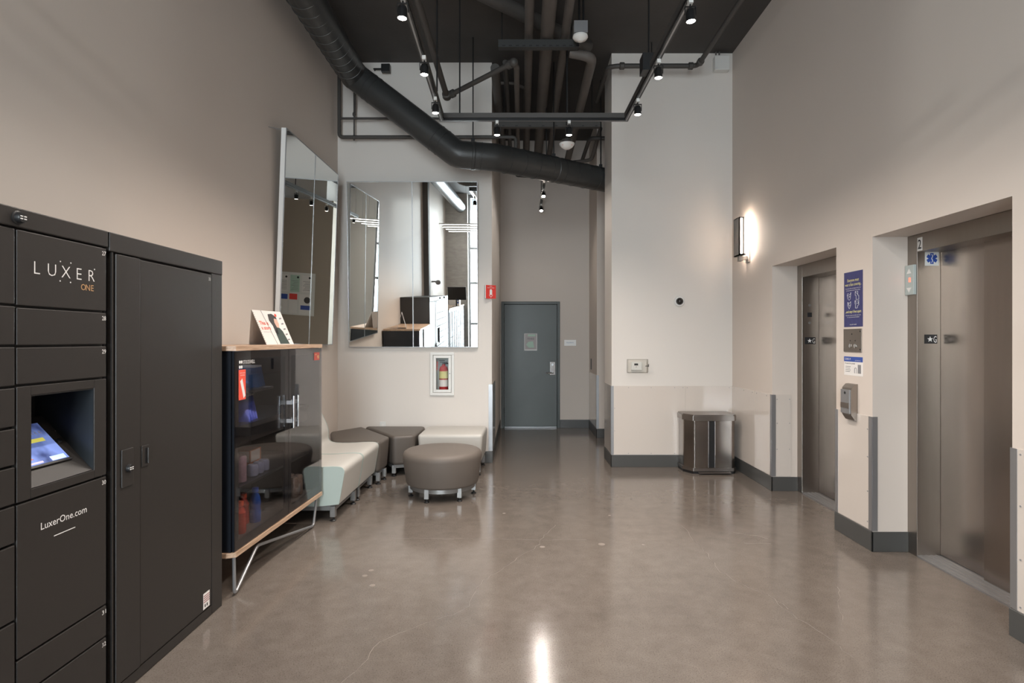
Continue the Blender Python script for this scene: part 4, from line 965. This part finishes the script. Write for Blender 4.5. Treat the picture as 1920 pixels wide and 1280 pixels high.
MB().lathe((1.62, yq + .002, 1.53), [(0, 0), (.09, 0), (.09, .001), (0, .001)], n=16, axis=(0, 1, 0)).build('dark_picture', M_hair, t)
paper(1.90, 1.53, .22, .16, M_red); paper(1.90, 1.15, .22, .36, M_paper); paper(2.17, 1.53, .25, .14, M_bluei); paper(2.17, 1.15, .25, .36, M_paper)

# ------------------------------------------------------------------ ceiling services
def rods(parent, pts, name='hanger_rod', r=.006):
    for x, y, z0, z1 in pts: MB().cyl((x, y, z0), (x, y, z1), r, n=6).build(name, M_track, parent)
# big round duct
t = thing('round_duct', (-1, 6.5, 3.5), 'large dark round air duct sloping across under the black ceiling', 'air duct')
D1 = Vector((-1.80, -3.3, 4.52)); D2 = Vector((-1.90, 6.55, 4.52)); D3 = Vector((-.715, 6.48, 3.60)); D4 = Vector((-.285, 6.55, 3.585)); D5 = Vector((1.09, 7.62, 3.63)); D6 = Vector((1.9, 8.1, 3.63))
RD = .152
def smooth_path(P, fil):
    Q = [P[0]]
    for i in range(1, len(P) - 1):
        a = P[i - 1] - P[i]; c = P[i + 1] - P[i]; d_ = min(fil, a.length * .4, c.length * .4)
        p0 = P[i] + a.normalized() * d_; p2 = P[i] + c.normalized() * d_
        for k in range(4): u = k / 3; Q.append(p0 * (1 - u) ** 2 + P[i] * 2 * u * (1 - u) + p2 * u * u)
    Q.append(P[-1]); return Q
MB().tube(smooth_path([D1, D2, D3, D4, D5, D6], .05), RD, n=40).build('duct_body', M_duct, t, angle=50)
def seam(a, b, u, r=RD, h=.004, wd=.006, nm='seam_ring', m_=None):
    c = a.lerp(b, u); ax = (b - a).normalized(); r0 = r * .985
    return MB().lathe(c, [(r0, -wd), (r + h, -wd * .6), (r + h, wd * .6), (r0, wd)], n=36, axis=ax).build(nm, m_ or M_duct, t)
for a, b, us in ((D2, D3, (.15, .2, .8, .86)), (D3, D4, (.45, .62)), (D4, D5, (.08, .2, .32, .44, .56, .68, .8, .9))):
    for u in us: seam(a, b, u)
for k in range(22): seam(Vector((-1.88, 3.2, 4.52)), Vector((-1.90, 6.3, 4.52)), k / 21, h=.005, wd=.004, m_=M_ductr)
seam(D3, D4, .40, h=.006, wd=.02, nm='strap_band'); seam(D4, D5, .50, h=.006, wd=.02, nm='strap_band')
for c in (D3.lerp(D4, .40), D4.lerp(D5, .50), D4.lerp(D5, .97)):
    MB().box(c.x - .02, c.x + .02, c.y - .02, c.y + .02, c.z + RD - .005, c.z + RD + .04).build('hanger_bracket', M_track, t)
    MB().cyl((c.x, c.y, c.z + RD), (c.x, c.y, ZC), .007, n=6).build('hanger_rod', M_track, t)

# four big pipes along the corridor
PG = 'big pipes running back along the ceiling'
for px0, py0, px1, py1, H_, r, lb in ((991, 0, 988, 280, 3.0, .044, 'leftmost of the brown pipes running back under the ceiling'), (1028, 0, 1010, 286, 3.0, .068, 'thickest brown pipe running back in the middle of the ceiling pipes'), (1066, 0, 1031, 290, 3.0, .044, 'slim brown pipe just right of the thickest ceiling pipe')):
    X = ((px0 - CX) / (CY - py0) + (px1 - CX) / (CY - py1)) / 2 * H_
    Xa = (px0 - CX) / (CY - py0) * H_; Xb = (px1 - CX) / (CY - py1) * H_
    o = MB().tube([(Xa, 2.0, HC + H_ + .04), (Xb, 9.85, HC + H_ + .04)], r, n=20).build('ceiling_pipe', M_pipel, None, label=lb, cat='pipe', group=PG)
o = MB().tube([(.50, 5.83, 4.42), (.72, 5.80, 4.36), (.74, 9.85, 4.36)], .050, n=20, fillet=.12).build('ceiling_pipe', M_pipel, None, label='brown pipe with an elbow at the right end of the support bar', cat='pipe', group=PG)
MB().tube([(-1.2, 4.7, 4.78), (.75, 6.42, 4.78)], .07, n=16).build('ceiling_pipe', M_pipe, None, label='dark pipe crossing diagonally above the brown pipes', cat='pipe')
# strut trapeze bars
def strut(label, y, x0, x1, z, h=.075, m_=M_duct, rodsx=(), slots=12):
    t = thing('pipe_support_bar', ((x0 + x1) / 2, y, z), label, 'support bar', 'pipe support bars')
    B(x0, x1, y - .035, y + .035, z, z + h).build('strut_channel', m_, t)
    for k in range(slots):
        x = x0 + (x1 - x0) * (k + .6) / slots; B(x, x + .03, y - .037, y - .034, z + .008, z + .018).build('slot', M_lockdk, t)
    rods(t, [(x, y, z + h, ZC) for x in rodsx])
strut('grey slotted bar carrying the brown pipes beside the upper smoke detector', 5.72, -.225, .57, 4.405, rodsx=(-.19, .50))
strut('darker pipe support bar behind the horizontal light track', 7.3, -.34, 1.0, 4.20, .07, M_pipe, rodsx=(-.215, .9), slots=8)
# sprinkler pipes
t = thing('sprinkler_pipe', (-.8, 6.5, 4.2), 'dark sprinkler pipe with coupling and slanted branch left of the big pipes', 'pipe', 'sprinkler pipes')
sp = at(838, 181, 6.45); se = at(963, 117, 5.9)
MB().tube([(sp.x, 2.2, sp.z), (sp.x, sp.y, sp.z)], .031, n=16).build('main_run', M_pipe, t)
MB().tube([sp, se], .027, n=16).build('branch_run', M_pipe, t)
MB().tube([se, se + Vector((.03, .1, .0)), (se.x + .03, 9.8, se.z)], .030, n=14, fillet=.05).build('rear_run', M_pipel, t)
def coupling(c, ax, r, t): MB().lathe(c, [(r, -.03), (r * 1.35, -.022), (r * 1.35, .022), (r, .03)], n=20, axis=ax).build('coupling', M_pipe, t); 
MB().ellip(sp, .05, .05, .045).build('elbow', M_pipe, t); MB().ellip(se, .045, .045, .045).build('elbow', M_pipe, t)
coupling(sp + Vector((0, -.05, 0)), (0, 1, 0), .034, t); coupling(sp.lerp(se, .09), se - sp, .032, t); coupling(sp.lerp(se, .94), se - sp, .032, t)
t = thing('sprinkler_pipe', (1.6, 6.6, 4.7), 'dark sprinkler pipe along the top of the white back wall turning towards the camera', 'pipe', 'sprinkler pipes')
zz_ = HC + 3.14; yy = 6.62
MB().tube([(1.0, 7.6, zz_), (1.0, yy + .04, zz_), (1.10, yy, zz_), (2.03, yy, zz_), (2.06, 2.0, zz_ - .0)], .027, n=14, fillet=.08).build('pipe_run', M_pipe, t)
for c, ax in (((1.16, yy, zz_), (1, 0, 0)), ((1.95, yy, zz_), (1, 0, 0)), ((2.03, yy - .10, zz_), (0, 1, 0)), ((2.06, 5.15, zz_), (0, 1, 0))): coupling(Vector(c), ax, .030, t)
rods(t, [(2.06, 5.1, zz_, ZC), (1.5, yy, zz_, ZC)])
# small black pipes on the back wall
t = thing('wall_pipework', (-1.5, 7.0, 3.9), 'thin black pipe loop on the back wall behind the large duct', 'pipe')
y = 6.98; a = at(636, 125, y); b = at(636, 257, y); c = at(924, 257, y)
MB().tube([(b.x, y, ZC), (b.x, y, b.z), (c.x, y, b.z), (c.x + .28, y, b.z), (c.x + .28, y, b.z - .28)], .022, n=12, fillet=.05).build('pipe_run', M_pipe, t)
d_ = at(636, 222, y); e_ = at(870, 222, y)
MB().tube([(b.x, y, d_.z), (e_.x, y, d_.z)], .014, n=10).build('pipe_run', M_pipe, t)
p = at(664, 222, y); MB().tube([(p.x, y, ZC), (p.x, y, b.z - .04)], .009, n=8).tube([(p.x + .03, y, ZC), (p.x + .01, y, d_.z)], .006, n=8).build('hanger_rod', M_pipe, t)
for zq in (b.z, d_.z + .05): MB().ellip((p.x, y, zq), .02, .02, .03).build('clamp', M_pipe, t)
# more thin pipes and conduits in the corridor ceiling
for x, yq, zq, r, lb in ((-.28, 7.5, 4.44, .05, 'dark vertical-looking pipe close to the corridor left wall'), (-.17, 7.8, 4.5, .03, 'thin dark pipe left of the brown pipes')):
    MB().tube([(x, 6.2, zq), (x, 9.85, zq)], r, n=14).build('corridor_pipe', M_pipe, None, label=lb, cat='pipe')
t = thing('corridor_pipe', (-.1, 7.3, 4.6), 'thin grey pipe crossing from the corridor left wall to the brown pipes', 'pipe')
q = at(924, 156, 7.3); MB().tube([(-.36, 7.3, q.z), (-.10, 7.3, q.z), (.05, 7.45, q.z), (.05, 9.8, q.z)], .02, n=10, fillet=.06).build('pipe_run', M_pipel, t)
rods(t, [(-.22, 7.3, q.z, ZC)])
t = thing('corridor_pipe', (1.0, 8.5, 4.0), 'dark pipework in the recess behind the right end of the duct', 'pipe')
MB().tube([(1.85, 8.4, 4.45), (1.0, 8.4, 4.45), (1.0, 9.85, 4.45)], .03, n=12, fillet=.08).build('pipe_run', M_pipe, t)
MB().tube([(.35, 9.3, 4.32), (1.1, 9.0, 4.32), (1.16, 8.4, 4.6)], .028, n=12, fillet=.08).build('pipe_run', M_pipel, t)
rods(t, [(1.14, 8.2, 3.7, ZC), (1.20, 8.2, 3.7, ZC)])

# track lighting
t = thing('light_track', (.1, 5.4, 3.6), 'black U-shaped light track hanging below the ceiling', 'light track')
ZTk = HC + 2.07; TL = Vector((-.745, 5.4, ZTk)); TR = Vector((.985, 5.4, ZTk))
def rail(a, b, nm):
    a = Vector(a); b = Vector(b); d_ = b - a; s = Vector((-d_.y, d_.x, 0)).normalized()
    u = Vector((0, 0, 1))
    MB().obox(a - s * .021, d_, s * .042, u * .045).build(nm, M_pipe, t)
    r = MB().obox(a - s * .018 - u * .024, d_, s * .036, u * .020).build('track_rail', M_track, t)
    MB().obox(a - s * .006 - u * .0245, d_, s * .012, u * .002).build('track_slot', M_alu, r)
rail((-.66, 1.2, ZTk), TL, 'strut_channel'); rail(TL + Vector((-.02, 0, 0)), TR + Vector((.02, 0, 0)), 'strut_channel'); rail((1.06, 1.2, ZTk), TR, 'strut_channel')
rods(t, [(TL.x + .17, 5.4, ZTk + .04, ZC), (TL.x + .03, 4.9, ZTk + .04, ZC), (.98, 4.42, ZTk + .04, ZC)], r=.007)
B(.93, 1.03, 4.40, 4.52, ZTk - .01, ZTk + .12).build('power_feed_box', M_black, t)
def head(x, y, zt, label, grp, drop=.0, tilt=(0, 0), power=SPOT_W, lit=True):
    t = thing('track_spotlight', (x, y, zt), label, 'spotlight', grp)
    B(x - .013, x + .013, y - .02, y + .02, zt - .028, zt).build('adapter', M_offw if drop == 0 else M_black, t)
    d_ = Vector((tilt[0], tilt[1], -1)).normalized(); c = Vector((x, y, zt - .048 - drop))
    MB().cyl((x, y, zt - .03), c + d_ * .0, .006, n=8).build('stem', M_track, t)
    s = Vector((1, 0, 0)); 
    mm = MB().obox(c - s * .034 - Vector((0, .006, 0)), s * .068, (0, .012, 0), (0, 0, .006))
    for k in (-1, 1): mm.obox(c + s * (.032 * k) - Vector((.002, .006, 0)), s * .004, (0, .012, 0), (0, 0, -.05))
    mm.build('yoke', M_track, t)
    hd = MB().lathe(c + d_ * .01, [(0, 0), (.018, 0), (.024, .008), (.028, .02), (.030, .075), (.027, .075), (.025, .070), (0, .070)], n=24, axis=d_).build('lamp_head', M_track, t)
    lens = MB().lathe(c + d_ * .081, [(0, -.0005), (.0265, -.0005), (.025, .003), (0, .006)], n=20, axis=d_).build('lens', E_lamp, hd)
    if lit:
        l = bpy.data.lights.new('spot_bulb', 'SPOT'); l.energy = power; l.color = SPOT_COL; l.spot_size = math.radians(138); l.spot_blend = 1; l.shadow_soft_size = .03
        lo = bpy.data.objects.new('spot_bulb', l); COL.objects.link(lo); lo.parent = t; lo.location = (c + d_ * .10) - WORLD[t.name]
        lo.rotation_euler = d_.to_track_quat('-Z', 'Y').to_euler()
    return t
G = 'track spotlights on the U-shaped track'
def onleft(y): return -.66 + (y - 1.2) / 4.2 * (-.085)
def onright(y): return 1.06 + (y - 1.2) / 4.2 * (-.075)
zr = ZTk - .024
def hy(py, off=.128): return F * (2.07 - .024 - off) / (CY - py)
head(onleft(hy(33)) - .0, hy(33), zr, 'lit spotlight on the left track rail, nearest the top edge', G, tilt=(-.05, .0))
head(onleft(hy(139)) + .02, hy(139), zr, 'lit spotlight on the left track rail, middle one of three', G)
head(onleft(hy(211)) + .01, hy(211), zr, 'lit spotlight on the left track rail nearest the track corner', G)
head(at(932, 240, 5.4).x, 5.4, zr, 'lit spotlight on the cross rail in front of the back wall edge', G)
head(at(1067, 240, 5.4).x, 5.4, zr, 'lit spotlight on the cross rail above the white smoke detector', G)
head(onright(hy(214)) - .0, hy(214), zr, 'lit spotlight on the right track rail nearest the track corner', G)
head(onright(hy(145)) - .0, hy(145), zr, 'lit spotlight on the right track rail beside the power feed box', G)
head(onright(hy(39)) - .0, hy(39), zr, 'lit spotlight on the right track rail, nearest the top edge', G, tilt=(.05, 0))
for y, w_ in ((1.5, 'rearmost'), (2.6, 'second to last')): head(onleft(y), y, zr, w_ + ' unseen spotlight added to the left track rail, above the camera', G); head(onright(y), y, zr, w_ + ' unseen spotlight added to the right track rail, above the camera', G)  # out-of-view spotlights added above the camera for extra light
# corridor lights
t = thing('corridor_light_track', (.34, 8.5, 3.7), 'short black light track under the duct in the corridor', 'light track')
MB().box(.31, .35, 7.3, 9.7, 3.74, 3.78).build('track_rail', M_track, t); rods(t, [(.33, 7.5, 3.78, ZC), (.33, 9.4, 3.78, ZC)])
for y, lb in ((7.55, 'first corridor spotlight just under the duct'), (8.5, 'second corridor spotlight shining towards the lobby'), (9.45, 'lowest looking corridor spotlight nearest the grey door')):
    head(.33, y, 3.74, lb, 'corridor spotlights', tilt=(0, -.55), power=18)
t = thing('conduit_under_duct', (.1, 7.0, 3.4), 'thin black conduit bending under the right half of the duct', 'conduit')
a = at(967, 330, 7.1); b = at(1022, 338, 7.5)
MB().tube([(a.x, 7.1, a.z + .12), (a.x, 7.1, a.z), (b.x, 7.4, b.z), (b.x, 7.42, 3.75)], .012, n=8, fillet=.04).build('conduit_run', M_track, t)
# detectors
t = thing('smoke_detector', (.6, 5.3, 4.3), 'white smoke detector under a grey box high above the track', 'smoke detector')
p = at(1088, 70, 5.5)
B(p.x - .065, p.x + .065, 5.44, 5.56, p.z + .02, p.z + .13).build('mounting_box', M_alu, t)
MB().lathe((p.x, 5.5, p.z - .06), [(0, .02), (.022, .02), (.028, .026), (.060, .040), (.073, .058), (.070, .075), (.05, .085), (0, .085)], n=32).build('detector_body', M_white, t)
rods(t, [(p.x - .01, 5.5, p.z + .13, ZC), (p.x + .03, 5.5, p.z + .13, ZC)], 'conduit', .010)
t = thing('smoke_detector', (.5, 6.0, 3.5), 'white smoke detector with red marks hanging in front of the duct', 'smoke detector')
p = at(1063, 272, 6.0)
MB().lathe((p.x, 6.0, p.z - .04), [(0, 0), (.03, 0), (.06, .02), (.078, .045), (.080, .055), (0, .055)], n=32).build('detector_body', M_white, t)
MB().lathe((p.x, 6.0, p.z + .015), [(0, 0), (.055, 0), (.055, .04), (0, .04)], n=20).build('mounting_box', M_pipe, t)
rods(t, [(p.x, 6.0, p.z + .05, ZC)], 'conduit', .010)
for k in (-1, 1): MB().ellip((p.x + k * .045, 5.955, p.z - .012), .006, .004, .004, 8, 6).build('red_mark', M_red, t)
# small wall cameras near the desk (mirror only)
t = thing('wall_camera', (XL, -.6, 2.3), 'small grey wall camera on the left wall, seen in the mirror', 'security camera')
MB().cyl((XL, -.6, 2.3), (XL + .12, -.6, 2.3), .02, n=10).ellip((XL + .16, -.6, 2.28), .07, .07, .06).build('camera_body', M_grin, t)
